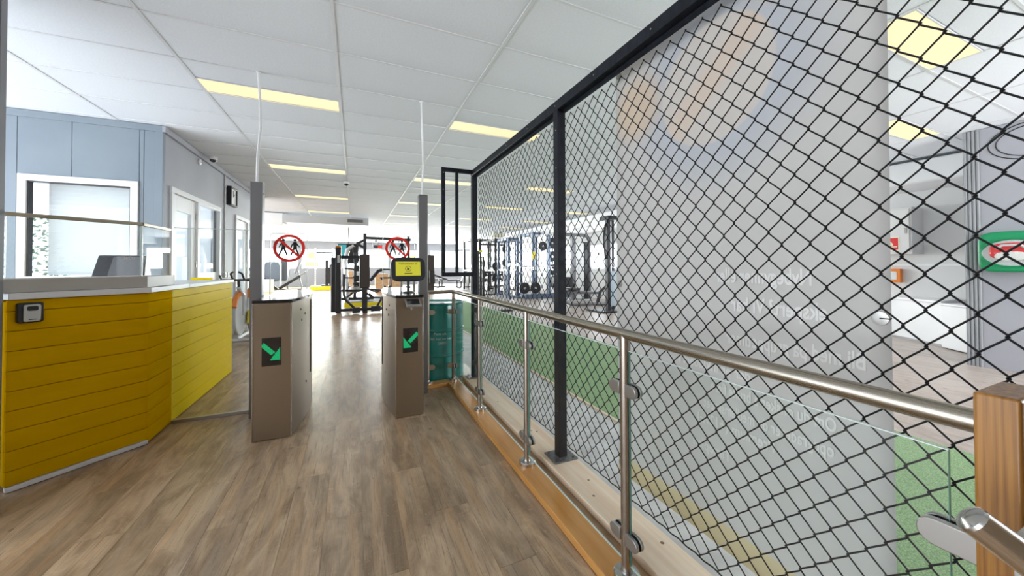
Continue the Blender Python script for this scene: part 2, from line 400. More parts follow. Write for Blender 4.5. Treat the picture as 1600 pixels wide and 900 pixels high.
# ---- corridor wall with two doors and side windows
WX = -2.15
wc = MB()
segs = [(WY, 5.88), (7.70, 8.56), (10.05, 10.6)]
for s0, s1 in segs: wc.box(WX-.12, WX, max(s0, WY+.02), s1, 0, CZ)
wc.box(WX-.12, WX, 5.88, 7.70, 2.33, CZ).box(WX-.12, WX, 8.56, 10.05, 2.33, CZ)
wcor = struct('wall_corridor', wc, m_wallgrey)
obj('wall_trim', MB().box(WX, WX+.035, WY-.012, 10.6, CZ-.075, CZ), m_wallgrey, wcor, .003)
obj('corner_trim', MB().box(WX-.06, WX+.012, WY-.014, WY+.05, 0, CZ-.075), m_wallblue, wcor, .003)
obj('wall_return', MB().box(-7, WX-.12, 10.48, 10.6, 0, CZ), m_white, wcor)
def door_set(n, y0, y1, y2, z1):
    """door leaf y0..y1, fixed side light y1..y2"""
    d = sroot(f'door_{n}', (WX, (y0+y1)/2, 0)); f = MB(); t = .07
    f.box(WX-.08, WX+.025, y0, y2, z1-t, z1).box(WX-.08, WX+.025, y0, y0+t, 0, z1-t).box(WX-.08, WX+.025, y1-.03, y1+.04, 0, z1-t).box(WX-.08, WX+.025, y2-t, y2, 0, z1-t)
    obj('door_frame', f, m_white, d, .004)
    lf = MB(); a, b, zt = y0+t+.004, y1-.034, z1-t-.005
    lf.box(WX-.05, WX-.005, a, a+.14, .01, zt).box(WX-.05, WX-.005, b-.14, b, .01, zt).box(WX-.05, WX-.005, a+.14, b-.14, zt-.20, zt).box(WX-.05, WX-.005, a+.14, b-.14, .01, .40)
    leaf = obj('door_leaf', lf, m_paneldoor, d, .002)
    obj('door_pane', MB().box(WX-.03, WX-.024, a+.14, b-.14, .40, zt-.20), m_glassw, d)
    h = MB(); h.cyl((WX-.005, a+.07, 1.05), (WX+.045, a+.07, 1.05), .009).cyl((WX+.045, a+.075, 1.05), (WX+.045, a-.0+.19, 1.05), .009)
    h.box(WX-.005, WX+.004, a+.05, a+.09, .95, 1.12)
    obj('door_handle', h, m_chrome, leaf)
    hg = MB()
    for z in (.3, 1.3, 2.0): hg.cyl((WX+.006, y1-.034, z), (WX+.006, y1-.034, z+.09), .008)
    obj('hinge', hg, m_chrome, leaf)
    s = sroot(f'window_{n+1}', (WX, (y1+y2)/2, 1))
    sl = MB(); sl.box(WX-.05, WX-.005, y1+.045, y2-t-.005, .01, 1.22)
    obj('lower_panel', sl, m_white, s, .002)
    g = MB(); g.box(WX-.06, WX-.03, y2-t-.02, y2-t, 1.22, z1-t)
    obj('window_gasket', g, m_dark, s)
    obj('window_pane', MB().box(WX-.03, WX-.024, y1+.045, y2-t-.02, 1.22, z1-t-.004), m_glassw, s)
    return d
door_set(1, 5.87, 6.72, 7.70, 2.335)
door_set(2, 8.55, 9.40, 10.06, 2.335)
# things standing in the room behind, seen through the side light
# ---- pillar at the left edge, back wall, side walls
struct('wall_left', MB().box(-2.6, -1.862, 2.55, 3.06, 0, CZ), m_pillar, bevel=.006)
obj('corner_strip', MB().box(-1.8625, -1.852, 3.02, 3.062, 0, CZ), m_steelp, bpy.data.objects['wall_left'], .002).data.materials[0] = m_pillar
struct('wall_back', MB().box(-4.3, 9.4, -2.6, -2.45, 0, CZ), m_wallback)
# right gym wall with its window band, bulkhead, alcove
RX = 8.95
wr = MB(); wr.box(RX, RX+.15, 5.4, 30, 0, 1.15).box(RX, RX+.15, 5.4, 30, 2.2, CZ)
for y in (5.4, 9.2, 13.0, 16.8, 20.6, 24.4, 28.2): wr.box(RX, RX+.15, y, y+.45, 1.15, 2.2)
wrt = struct('wall_right', wr, m_offw)
struct('trim_1', MB().box(7.30, RX, 5.3, 30, 2.66, CZ), m_white, bevel=.01)
for i, y in enumerate((5.85, 9.65, 13.45, 17.25, 21.05, 24.85)):
    s = sroot(f'window_{i+4}', (RX, y+1.6, 1.6)); f = MB()
    for a in ((y, y+3.35, 1.15, 1.21), (y, y+3.35, 2.14, 2.2)): f.box(RX+.03, RX+.09, a[0], a[1], a[2], a[3])
    for a in (y, y+1.645, y+3.29): f.box(RX+.03, RX+.09, a, a+.06, 1.21, 2.14)
    obj('window_frame', f, m_white, s, .004)
    obj('window_pane', MB().box(RX+.055, RX+.061, y+.06, y+1.645, 1.21, 2.14).box(RX+.055, RX+.061, y+1.705, y+3.29, 1.21, 2.14), m_glassw, s)
# right front room: grooved partition at x 7.3, alcove at x 9
wa = struct('wall_partition', MB().box(7.30, 7.46, -2.45, 1.725, 0, CZ), m_wallgrey)
obj('wall_return', MB().box(7.34, 9.4, 1.60, 1.72, 0, CZ), m_wallgrey, wa)
jm = MB()
for i in range(4): jm.cyl((7.30, 1.742+i*.034, 0), (7.30, 1.742+i*.034, CZ), .015, 10)
jm.box(7.302, 7.42, 1.727, 1.862, 0, CZ)
obj('fluted_jamb', jm, m_jamb, wa)
rg = MB()
for R0 in (.30, .36): rg.tube([(7.298, 1.30+R0*math.cos(2*PI*k/40), 2.78+R0*.62*math.sin(2*PI*k/40)) for k in range(41)], .006, 6, caps=False)
obj('round_groove', rg, m_dark, wa)
struct('baseboard_right', MB().box(7.302, 7.32, -2.45, 1.52, 0, .07), m_offw, bevel=.003)
we = struct('wall_alcove', MB().box(9.25, 9.4, 1.62, 5.4, 0, CZ), m_offw)
obj('dado_strip', MB().box(9.235, 9.25, 1.72, 4.9, 1.28, 1.32), m_white, we, .003)
struct('trim_2', MB().box(8.3, 9.25, 1.62, 4.9, 2.62, 2.99), m_white, bevel=.03)
# far wall
FY = 27.0
wf = MB(); wf.box(-9, 12, FY, FY+.2, 0, 1.22).box(-9, 12, FY, FY+.2, 2.50, CZ)
xs = [-9, -6.2, -3.4, -.6, 2.2, 5.0, 7.8, 10.6]
for x in xs: wf.box(x, x+.18, FY, FY+.2, 1.22, 2.50)
struct('wall_far', wf, m_wallfar)
for i, x in enumerate(xs[:-1]):
    s = sroot(f'window_{i+10}', (x+1.5, FY, 1.8)); f = MB()
    f.box(x+.18, x+2.8, FY+.02, FY+.1, 1.22, 1.28).box(x+.18, x+2.8, FY+.02, FY+.1, 2.42, 2.50)
    for a in (x+.18, x+1.45, x+2.74): f.box(a, a+.06, FY+.02, FY+.1, 1.28, 2.42)
    obj('window_frame', f, m_white, s, .004)
    obj('window_pane', MB().box(x+.24, x+1.45, FY+.05, FY+.056, 1.28, 2.42).box(x+1.51, x+2.74, FY+.05, FY+.056, 1.28, 2.42), m_glassw, s)
# ventilation box under the far ceiling
dt = thing('duct_box', 'long pale duct box with a dark vent grille below the far ceiling', 'duct', (-.8, 13.2, 2.7))
obj('duct_body', MB().box(-2.06, .42, 13.0, 13.8, 2.70, 2.95), m_greypale, dt, .01)
obj('duct_end', MB().box(-3.6, -2.08, 13.1, 13.9, 2.62, 3.0), m_white, dt, .01)
gr = obj('vent_frame', MB().box(-.24, .26, 12.985, 13.0, 2.78, 2.89), m_alu, dt, .003)
sl = MB()
for i in range(5): sl.box(-.22, .24, 12.975, 12.986, 2.795+i*.018, 2.803+i*.018)
obj('vent_louver', sl, m_dark, gr)

# ================================================================== RECEPTION COUNTER
A_ = Vector((-1.845, 3.075)); B_ = Vector((-1.40, 3.512)); C_ = Vector((-1.404, 3.895)); E_ = Vector((-1.40, 5.48))
ctr = thing('reception_counter', 'angled yellow board reception counter with white worktop at left', 'counter', (-1.6, 3.9, 0))
zs = [0, .117, .233, .35, .465, .58, .697, .813, .93, 1.045, 1.112]
def wall_board(p, q, z0, z1, m, d=.018, back=.04):
    t = (q-p).normalized(); nrm = Vector((t.y, -t.x))        # outward (towards +x / camera)
    a, b = p+nrm*0, q+nrm*0
    c_, e_ = q-nrm*d, p-nrm*d
    return MB().prism([(a.x, a.y), (b.x, b.y), (c_.x, c_.y), (e_.x, e_.y)], z0+.0016, z1-.0016), m
for (p, q) in ((A_, B_), (B_, C_)):
    for i in range(10):
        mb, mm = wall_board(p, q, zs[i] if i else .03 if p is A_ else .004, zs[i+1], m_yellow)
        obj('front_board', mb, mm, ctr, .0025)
for i in range(10):
    mb, mm = wall_board(C_+Vector((0, .005)), E_, zs[i] if i else .004, zs[i+1], m_yellow_lit)
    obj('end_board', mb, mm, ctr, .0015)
core = MB()
def inn(p, q, d):
    t = (q-p).normalized(); return Vector((t.y, -t.x))*-d
poly_out = [A_+inn(A_, B_, .02), B_+inn(A_, B_, .02)+Vector((-.004, .008)), C_+Vector((-.02, 0)), E_+Vector((-.02, -.0)),
            E_+Vector((-.5, 0)), C_+Vector((-.5, .1)), B_+Vector((-.48, .28)), A_+Vector((-.30, .33))]
core.prism([(p.x, p.y) for p in poly_out], .03, 1.10)
obj('carcass', core, m_yellow, ctr)
sk = wall_board(A_+inn(A_, B_, -.012), B_+inn(A_, B_, -.012), 0, .03, m_white, .03)
obj('plinth_strip', sk[0], m_wtop, ctr, .002)
def slab(pts, z0, z1): return MB().prism([(p.x, p.y) for p in pts], z0, z1)
o_ = Vector((.018, 0)); nA = inn(A_, B_, -.018)
Bm = B_+Vector((.018, -.006)); D_ = Vector((-1.386, 4.18))
obj('worktop', slab([A_+nA, Bm, D_, D_+Vector((-.6, 0)), B_+Vector((-.55, .35)), A_+Vector((-.36, .35))], 1.114, 1.152), m_wtop, ctr, .003)
obj('low_worktop', slab([D_+Vector((0, .003)), E_+Vector((.014, .02)), E_+Vector((-.55, .02)), D_+Vector((-.6, .003))], 1.114, 1.148), m_wtop, ctr, .003)
obj('back_panel', MB().box(-1.80, -1.60, 5.46, 5.50, 1.148, 1.175), m_yellow_lit, ctr)
lp = [A_+Vector((-.05, -.0))+inn(A_, B_, .012), B_+Vector((-.012, .01)), Vector((-1.42, 3.99)), Vector((-1.70, 3.99)), B_+Vector((-.32, .15)), A_+Vector((-.25, .22))]
obj('ledge', slab(lp, 1.153, 1.236), m_ledge, ctr, .003)
# glass screen on the ledge
sc_ = thing('counter_screen', 'clear glass screen with bronze top rail on the counter ledge', 'screen', (-1.6, 3.5, 1.236))
a, b = A_+Vector((-.03, .03))+inn(A_, B_, .045), B_+Vector((-.05, .02))
def vpane(p, q, z0, z1, d=.008):
    t = (q-p).normalized(); n_ = Vector((t.y, -t.x))*d/2
    return MB().prism([(p+n_)[:], (q+n_)[:], (q-n_)[:], (p-n_)[:]], z0, z1)
c2 = Vector((-1.452, 3.97))
obj('screen_pane', vpane(a, b-(b-a).normalized()*.006, 1.238, 1.612), m_glass, sc_)
obj('screen_pane', vpane(b+Vector((0, .004)), c2, 1.238, 1.612), m_glass, sc_)
obj('pane_edge', MB().box(b.x-.005, b.x+.005, b.y-.006, b.y+.003, 1.238, 1.612), mat('pale glass edge', (.75, .88, .84), .2), sc_)
obj('top_rail', vpane(a-(b-a).normalized()*.05, b, 1.612, 1.636, .022), m_bronze, sc_, .002)
obj('top_rail', vpane(b+Vector((0, .003)), c2, 1.612, 1.634, .022), m_bronze, sc_, .002)
# key safe
tA = (B_-A_).normalized(); nO = Vector((tA.y, -tA.x))
def onA(s, d, z): p = A_+tA*s+nO*d; return (p.x, p.y, z)
ks = thing('key_safe', 'small black and silver key safe fixed to the yellow counter', 'key safe', onA(.07, 0, 1.03))
def plateA(poly, d0, d1):
    mb = MB(); n = len(poly)
    vs_ = [onA(s, d0, z) for s, z in poly]+[onA(s, d1, z) for s, z in poly]
    return mb.add(vs_, [tuple(range(n-1, -1, -1)), tuple(range(n, 2*n))]+[(i, (i+1) % n, n+(i+1) % n, n+i) for i in range(n)])
def rrect(x0, x1, z0, z1, r, n=4):
    return arc(x1-r, z0+r, r, -PI/2, 0, n)+arc(x1-r, z1-r, r, 0, PI/2, n)+arc(x0+r, z1-r, r, PI/2, PI, n)+arc(x0+r, z0+r, r, PI, 1.5*PI, n)
hs = rrect(.028, .128, .974, 1.094, .012)
hs = [(s-(.006 if s > .08 else -.006)*max(0, 1-abs(z-1.035)/.05), z) for s, z in hs]
obj('housing', plateA(hs, 0, .028), m_black, ks, .004)
dr = obj('door', plateA(rrect(.048, .116, .980, 1.083, .012), .028, .036), m_alu, ks, .003)
obj('dial_window', plateA(rrect(.062, .104, 1.045, 1.073, .009), .036, .038), m_black, dr)
obj('mark', plateA(rrect(.068, .098, .991, .996, .002), .036, .0365), m_black, dr)
# till screen behind the ledge
ts = thing('till_screen', 'dark tilted till monitor seen from behind the counter glass', 'monitor', (-1.85, 4.22, 1.152))
def tp(x0, x1):
    return MB().prism([(4.16, 1.20), (4.22, 1.19), (4.40, 1.395), (4.33, 1.408)], x0, x1, 'x')
hb = MB().add([(-2.03, 4.16, 1.21), (-1.69, 4.16, 1.21), (-1.69, 4.20, 1.405), (-2.00, 4.20, 1.405),
               (-2.05, 4.36, 1.21), (-1.72, 4.36, 1.21), (-1.72, 4.30, 1.41), (-2.02, 4.30, 1.41)],
              [(0, 1, 2, 3), (4, 7, 6, 5), (0, 4, 5, 1), (3, 2, 6, 7), (0, 3, 7, 4), (1, 5, 6, 2)])
obj('monitor_back', hb, m_dark, ts, .006)
obj('back_cover', MB().add([(-1.925, 4.150, 1.22), (-1.70, 4.150, 1.22), (-1.70, 4.188, 1.395), (-1.90, 4.188, 1.395),
               (-1.925, 4.158, 1.22), (-1.70, 4.158, 1.22), (-1.70, 4.196, 1.395), (-1.90, 4.196, 1.395)],
              [(0, 1, 2, 3), (4, 7, 6, 5), (0, 4, 5, 1), (3, 2, 6, 7), (0, 3, 7, 4), (1, 5, 6, 2)]), mat('grey plastic', (.13, .13, .14), .5), ts)
obj('monitor_foot', MB().box(-1.95, -1.78, 4.2, 4.36, 1.152, 1.168).bar((-1.87, 4.27, 1.168), (-1.87, 4.27, 1.22), .06, .04), m_dark, ts, .003)
text('lettering', '2EOT', (-1.84, 4.182, 1.372), (PI/2-.2, 0, 0), .035, m_bronze, ts)

# ================================================================== TURNSTILES
def turnstile(x0, x1, inner, side):
    """x0..x1 front width; inner = +1 when the passage lies on +x"""
    Y0, Y1 = 3.20, 4.46
    n = 14; inn_pts = []
    for i in range(n+1):
        s = i/n; bulge = .068*math.sin(PI*s)
        y = Y0+(Y1-Y0)*s
        inn_pts.append(((x1+bulge) if inner > 0 else (x0-bulge), y))
    poly = ([(x0, Y0)]+inn_pts+[(x0, Y1)]) if inner > 0 else ([(x1, Y0), (x1, Y1)]+inn_pts[::-1])
    t = thing('turnstile', f'brushed steel turnstile {side}', 'turnstile', ((x0+x1)/2, 3.8, 0))
    obj('cabinet', MB().prism(poly, .004, 1.028), m_steel, t, .003)
    cx = (x0+x1)/2
    top = [(cx+(a-cx)*1.04, 3.83+(b-3.83)*1.01) for a, b in poly]
    obj('top_plate', MB().prism(top, 1.030, 1.052), m_blackgloss, t, .002)
    for x in (x0, x1): obj('edge_strip', MB().box(x-.004, x+.004, Y0-.006, Y0+.004, .004, 1.027), m_chrome, t, .001)
    bx = x1 if inner > 0 else x0; sgn = 1 if inner > 0 else -1
    b_ = lambda y: bx+sgn*.068*math.sin(PI*(y-Y0)/(Y1-Y0))
    ym = 3.80
    sl = MB()
    for dy in (-.012, .012): sl.bar((b_(ym+dy)+sgn*.002, ym+dy, .33), (b_(ym+dy)+sgn*.002, ym+dy, 1.0), .007, .008)
    obj('door_slot', sl, m_black, t)
    sn = MB()
    for y, z in ((3.42, .95), (3.55, .90), (3.45, .86), (4.0, .95), (4.1, .9), (3.6, .30)):
        p = (b_(y), y, z); sn.cyl((p[0]-sgn*.004, y, z), (p[0]+sgn*.003, y, z), .010, 10)
    obj('sensor', sn, m_black, t)
    return t
tl = turnstile(-.693, -.445, 1, 'on the left of the passage, beside the yellow counter')
tr = turnstile(.323, .551, -1, 'on the right of the passage, carrying the tablet')
def led(t, x0, x1, z0, z1, mirror):
    y = 3.20
    s = obj('arrow_display', MB().box(x0, x1, y-.004, y+.004, z0, z1), m_blackgloss, t, .001)
    nx, nz = 22, 36; g = MB(); W = x1-x0; H = z1-z0
    a = Vector((.02*W, .78*H)); e = Vector((.90*W, .24*H))
    for i in range(nx):
        for j in range(nz):
            u_, v_ = (i+.5)/nx*W, (j+.5)/nz*H; p = Vector((u_, v_)); d = e-a; Ln = d.length; d = d/Ln; q = p-a
            s1 = q.dot(d); s2 = q.x*d.y-q.y*d.x
            on = (0 <= s1 <= .66*Ln and abs(s2) < .125*W)
            # head: right-angled corner
            on = on or (u_ < .97*W and v_ > .19*H and (.97*W-u_)/(.56*W)+(v_-.19*H)/(.47*H) < 1.0)
            if on:
                uu_ = W-u_ if mirror else u_
                r_ = W/nx*.40
                g.add([(x0+uu_-r_, y-.0046, z0+v_-r_), (x0+uu_+r_, y-.0046, z0+v_-r_), (x0+uu_+r_, y-.0046, z0+v_+r_), (x0+uu_-r_, y-.0046, z0+v_+r_)], [(0, 1, 2, 3)])
    o = obj('lit_arrow', g, m_green, s, smooth=False)
led(tl, -.636, -.512, .556, .768, False)
led(tr, .380, .508, .556, .766, True)

# steel posts beside the turnstiles, cable conduits
def steel_post(x0, x1, lab):
    t = thing('steel_post', lab, 'post', ((x0+x1)/2, 3.77, 0))
    obj('post_tube', MB().box(x0, x1, 3.72, 3.82, 0, 2.04), m_steelp, t, .004)
    obj('post_cap', MB().box(x0-.001, x1+.001, 3.719, 3.821, 2.04, 2.046), m_alu, t, .001)
    s = MB()
    for z in (1.95, 1.5): s.cyl((x1-.001, 3.77, z), (x1+.003, 3.77, z), .006, 10)
    obj('screw', s, m_dark, t)
    return t
steel_post(-.830, -.742, 'grey square steel post standing behind the left turnstile')
steel_post(.602, .690, 'grey square steel post standing behind the right turnstile')
def conduit(x, pts, lab):
    t = thing('cable_conduit', lab, 'conduit', (x, 3.765, 2.046))
    obj('pipe', MB().tube(pts, .0105, 10), m_white, t)
    obj('ceiling_plug', MB().cyl((pts[-1][0], pts[-1][1], CZ-.012), (pts[-1][0], pts[-1][1], CZ), .02), m_white, t)
conduit(-.785, [(-.79, 3.77, 2.046), (-.79, 3.77, 2.15), (-.785, 3.77, 2.32), (-.768, 3.768, 2.52), (-.77, 3.766, 2.75), (-.784, 3.765, 3.02)], 'white cable pipe from the left steel post up to the ceiling')
conduit(.63, [(.64, 3.77, 2.046), (.643, 3.77, 2.2), (.655, 3.77, 2.35), (.645, 3.768, 2.6), (.632, 3.765, 3.02)], 'white cable pipe from the right steel post up to the ceiling')

# glass gates with the no-tailgating signs
def seg2(p, q, wd, y, d=.0012):
    p = Vector(p); q = Vector(q); t = (q-p).normalized(); n_ = Vector((-t.y, t.x))*wd/2
    return [(p+n_)[:], (q+n_)[:], (q-n_)[:], (p-n_)[:]]
def gate(x0, x1, z1, cx, cz, R, lab):
    t = thing('glass_gate', lab, 'gate', ((x0+x1)/2, 3.85, 1.05)); y = 3.85
    poly = [(x0, 1.053), (x1, 1.053)]+arc(x1-.03, z1-.03, .03, 0, PI/2, 5)+arc(x0+.03, z1-.03, .03, PI/2, PI, 5)
    obj('gate_pane', MB().prism(poly, y-.004, y+.004, 'y'), m_glass, t)
    e = MB(); e.tube([(x0, y, 1.053)]+[(a, y, b) for a, b in poly[2:][::-1]]+[(x1, y, 1.053)], .004, 6)
    obj('gate_edge', e, mat('pale glass edge', (.8, .88, .86), .2), t)
    ys = y-.0052
    ring = MB(); n = 48
    vs_ = [(cx+r*math.cos(2*PI*k/n), yy, cz+r*math.sin(2*PI*k/n)) for yy in (ys-.0008, ys) for r in (R, R*.80) for k in range(n)]
    fs_ = []
    for k in range(n):
        j = (k+1) % n
        fs_ += [(k, j, n+j, n+k), (2*n+k, 3*n+k, 3*n+j, 2*n+j), (k, 2*n+k, 2*n+j, j), (n+k, n+j, 3*n+j, 3*n+k)]
    ring.add(vs_, fs_)
    c45 = R*.9*.7071
    ring.prism(seg2((cx-c45, cz+c45), (cx+c45, cz-c45), R*.17, ys), ys-.0018, ys-.0009, 'y')
    sg = obj('prohibition_ring', ring, m_red, t, smooth=False); sg['label'] = 'red prohibition ring with slash over two walkers'
    for i, px in enumerate((-.37, .35)):
        f = MB(); ox = cx+px*R; oz = cz+.02*R
        def S(a, b, w_): f.prism(seg2((ox+a[0]*R*1.12, oz+a[1]*R*1.12), (ox+b[0]*R*1.12, oz+b[1]*R*1.12), w_*R*1.1, ys), ys-.0008, ys, 'y')
        f.prism(arc(ox+.0*R, oz+.57*R, .105*R, 0, 2*PI*11/12, 11), ys-.0008, ys, 'y')
        S((.0, .40), (.01, .0), .20)
        S((.05, .35), (.17, .16), .085); S((.16, .18), (.27, .06), .075)
        S((-.05, .35), (-.18, .17), .085); S((-.17, .19), (-.22, .03), .075)
        S((.03, .03), (.11, -.22), .125); S((.10, -.18), (.22, -.50), .10)
        S((-.03, .03), (-.11, -.20), .125); S((-.10, -.16), (-.25, -.50), .10)
        obj('walking_figure', f, m_ink, sg, smooth=False)
gate(-.705, -.41, 1.612, -.555, 1.475, .128, 'glass gate wing with prohibition sign above the left turnstile')
gate(.262, .578, 1.615, .405, 1.488, .122, 'glass gate wing with prohibition sign behind the tablet')

# free-standing glass infill between counter and left post
gp = thing('glass_divider', 'clear glass infill screen between yellow counter and left turnstile', 'glass screen', (-1.1, 3.88, 0))
poly = [(-1.392, .02), (-.765, .02)]+arc(-.765-.05, 1.635-.05, .05, 0, PI/2, 5)+[(-1.392, 1.635)]
obj('pane', MB().prism(poly, 3.875, 3.885, 'y'), glass('infill glass', (.97, .985, .98), .8), gp)
obj('edge_line', MB().tube([(-1.392, 3.88, 1.635), (-.815, 3.88, 1.635)]+[(a, 3.88, b) for a, b in arc(-.815, 1.585, .05, PI/2, 0, 5)]+[(-.765, 3.88, .02)], .0035, 6), mat('pale glass edge', (.8, .88, .86), .2), gp)
obj('floor_channel', MB().box(-1.395, -.80, 3.865, 3.895, .0, .028), m_alu, gp, .002)

# tablet terminal and card reader on right turnstile
tb = thing('tablet_terminal', 'black tablet stand with yellow welcome screen on right turnstile', 'tablet', (.47, 3.5, 1.053))
def ttilt(mb, y0=3.47, zc=1.27, ang=-.22):
    out = MB(); c_, s_ = math.cos(ang), math.sin(ang)
    out.v = [(x, y0+(y-y0)*c_-(z-zc)*s_, zc+(y-y0)*s_+(z-zc)*c_) for x, y, z in mb.v]; out.f = mb.f; return out
def superr(cx, cz, a, b, n=40, e=4.5):
    pts = []
    for k in range(n):
        t = 2*PI*k/n; c_, s_ = math.cos(t), math.sin(t)
        pts.append((cx+a*math.copysign(abs(c_)**(2/e), c_), cz+b*math.copysign(abs(s_)**(2/e), s_)))
    return pts
hsg = obj('tablet_case', ttilt(MB().prism(superr(.462, 1.275, .158, .115), 3.455, 3.485, 'y')), m_black, tb, .006)
scn = obj('tablet_screen', ttilt(MB().box(.347, .572, 3.4525, 3.4545, 1.212, 1.346)), m_scr, tb)
ta = -.22
def tpos(x, z): c_, s_ = math.cos(ta), math.sin(ta); y = 3.4515; return (x, 3.47+(y-3.47)*c_-(z-1.27)*s_, 1.27+(y-3.47)*s_+(z-1.27)*c_)
text('lettering', 'Velkommen til', tpos(.4595, 1.318), (PI/2+ta, 0, 0), .029, m_scrink, scn, 'CENTER')
lg = MB()
n = 28
for r1, r2 in ((.028, .024),):
    vs_ = [(.4595+r*math.cos(2*PI*k/n), 3.4518, 1.277+r*math.sin(2*PI*k/n)) for r in (r1, r2) for k in range(n)]
    lg.add(vs_, [(k, (k+1) % n, n+(k+1) % n, n+k) for k in range(n)])
for a in ((-.010, .012, .012, -.004), (-.012, .0, .008, -.013), (-.002, .006, .003, -.002)):
    p = seg2((.4595+a[0], 1.277+a[1]), (.4595+a[2], 1.277+a[3]), .008, 0)
    lg.add([(x, 3.4518, z) for x, z in p], [(0, 1, 2, 3)])
obj('round_logo', ttilt(lg), m_scrink, scn, smooth=False)
obj('button_line', ttilt(MB().box(.424, .496, 3.4516, 3.4522, 1.228, 1.236)), m_scrink, scn, smooth=False)
st = MB(); st.tube([(.466, 3.52, 1.056), (.466, 3.52, 1.18)], .012, 12).tube([(.466, 3.52, 1.10), (.466, 3.50, 1.24)], .010, 10).cyl((.44, 3.52, 1.105), (.49, 3.52, 1.105), .010, 10)
obj('stand_stem', st, m_black, tb)
obj('stand_foot', MB().lathe([(.045, 0), (.045, .006), (.03, .012)], (.466, 3.52, 1.053), 24), m_black, tb)
obj('scan_bracket', MB().box(.40, .415, 3.56, 3.575, 1.053, 1.19).box(.52, .54, 3.56, 3.575, 1.053, 1.21).box(.40, .54, 3.56, 3.57, 1.053, 1.062), m_alu, tb, .002)
cr_ = thing('card_reader', 'small silver card reader bracket on right turnstile front', 'card reader', (.46, 3.15, .99))
rp = MB().add([(.395, 3.198, 1.02), (.52, 3.198, 1.02), (.525, 3.10, .975), (.40, 3.10, .975), (.395, 3.198, 1.008), (.52, 3.198, 1.008), (.525, 3.10, .955), (.40, 3.10, .955)],
    [(0, 1, 2, 3), (4, 7, 6, 5), (0, 4, 5, 1), (2, 6, 7, 3), (0, 3, 7, 4), (1, 5, 6, 2)])
obj('reader_body', rp, m_alu, cr_, .003)
obj('reader_glass', MB().add([(.408, 3.188, 1.0175), (.508, 3.188, 1.0175), (.511, 3.112, .9825), (.414, 3.112, .9825)], [(0, 1, 2, 3)]), m_blackgloss, cr_)
obj('reader_clip', MB().box(.44, .452, 3.12, 3.198, .93, .955), m_alu, cr_, .002)

# ================================================================== GLASS BALUSTRADE
sill = thing('wooden_sill', 'orange varnished wooden floor sill under the glass railing', 'sill', (1.0, 2.2, 0))
obj('long_board', MB().box(.932, 1.066, -.6, 3.828, 0, .04), m_wood, sill, .003)
obj('short_board', MB().box(.655, 1.066, 3.830, 3.965, 0, .04), m_wood, sill, .003)
rail = thing('glass_railing', 'steel and glass railing running along the mesh fence', 'railing', (1.01, 2.4, .04))
RXc, RZ, RR = 1.012, 1.021, .0212
posts = [(RXc, 1.15), (RXc, 2.06), (RXc, 3.0), (RXc, 3.91), (.725, 3.91)]
for (px, py) in posts:
    p = obj('railing_post', MB().cyl((px, py, .055), (px, py, RZ), .0212, 24), m_poststeel, rail)
    obj('base_flange', MB().lathe([(.052, .04), (.052, .058), (.048, .062), (.024, .064), (.024, .07)], (px, py, 0), 32), m_chrome, p)
pts = [(RXc, .243, RZ), (RXc, 3.875, RZ), (RXc-.006, 3.897, RZ), (RXc-.028, 3.91, RZ), (.69, 3.91, RZ)]
obj('handrail', MB().tube(pts, RR, 28), m_steelrail, rail)
obj('end_cap', MB().lathe([(.0215, 0), (.0215, .004), (.012, .008)], (.682, 3.91, RZ), 20, 'x'), m_chrome, rail)
GXp = 1.012
ys = [.282, 1.15, 2.06, 3.0, 3.91]
for i in range(4):
    y0 = ys[i]+(.026 if i else 0); y1 = ys[i+1]-.026
    obj('glass_pane', MB().box(GXp-.004, GXp+.004, y0, y1, .10, .955), m_glass, rail)
    for ye in (y0, y1): obj('glass_edge', MB().box(GXp-.0042, GXp+.0042, ye-.0004, ye+.0004, .10, .955), m_gedge, rail, smooth=False)
    obj('glass_lip', MB().box(GXp-.0042, GXp+.0042, y0, y1, .9552, .957), m_lip, rail, smooth=False)
    obj('glass_lip', MB().box(GXp-.0042, GXp+.0042, y0, y1, .0985, .0998), m_lip, rail, smooth=False)
obj('glass_pane', MB().box(.755, .982, 3.906, 3.914, .10, .955), m_glass, rail)
def clamp(y, z, dr_, x=GXp, Lc=.062):
    """two D shaped plates gripping the glass; dr_ = +1 / -1 direction along y away from the post"""
    H = .05
    prof = [(0, -H/2)]+[(Lc-.025+.025*math.cos(a), .025*math.sin(a)) for a in [-PI/2+PI*k/10 for k in range(11)]]+[(0, H/2)]
    poly = [(y+dr_*a, z+b) for a, b in prof]
    if dr_ < 0: poly = poly[::-1]
    c_ = obj('glass_clamp', MB().prism(poly, x-.020, x-.006, 'x').prism(poly, x+.006, x+.018, 'x'), m_alu, rail, .002)
    g = [(y+dr_*(a*.96), z+b*.96) for a, b in prof]
    if dr_ < 0: g = g[::-1]
    obj('rubber_gasket', MB().prism(g, x-.006, x-.0042, 'x').prism(g, x+.0042, x+.006, 'x'), m_black, c_)
for y in ys[1:]:
    for z in (.80, .205):
        clamp(y-.017, z, -1)
        if y < 3.8: clamp(y+.017, z, 1)
for z in (.80, .205): clamp(.243, z, 1, Lc=.078)
def clampx(x, z, dr_, y=3.91):
    Lc, H = .062, .05
    prof = [(0, -H/2)]+[(Lc-.025+.025*math.cos(a), .025*math.sin(a)) for a in [-PI/2+PI*k/10 for k in range(11)]]+[(0, H/2)]
    poly = [(x+dr_*a, z+b) for a, b in prof]
    obj('glass_clamp', MB().prism(poly, y-.020, y-.006, 'y').prism(poly, y+.006, y+.018, 'y'), m_bronze, rail, .002)
for z in (.80, .205): clampx(.74, z, 1); clampx(1.0, z, -1)
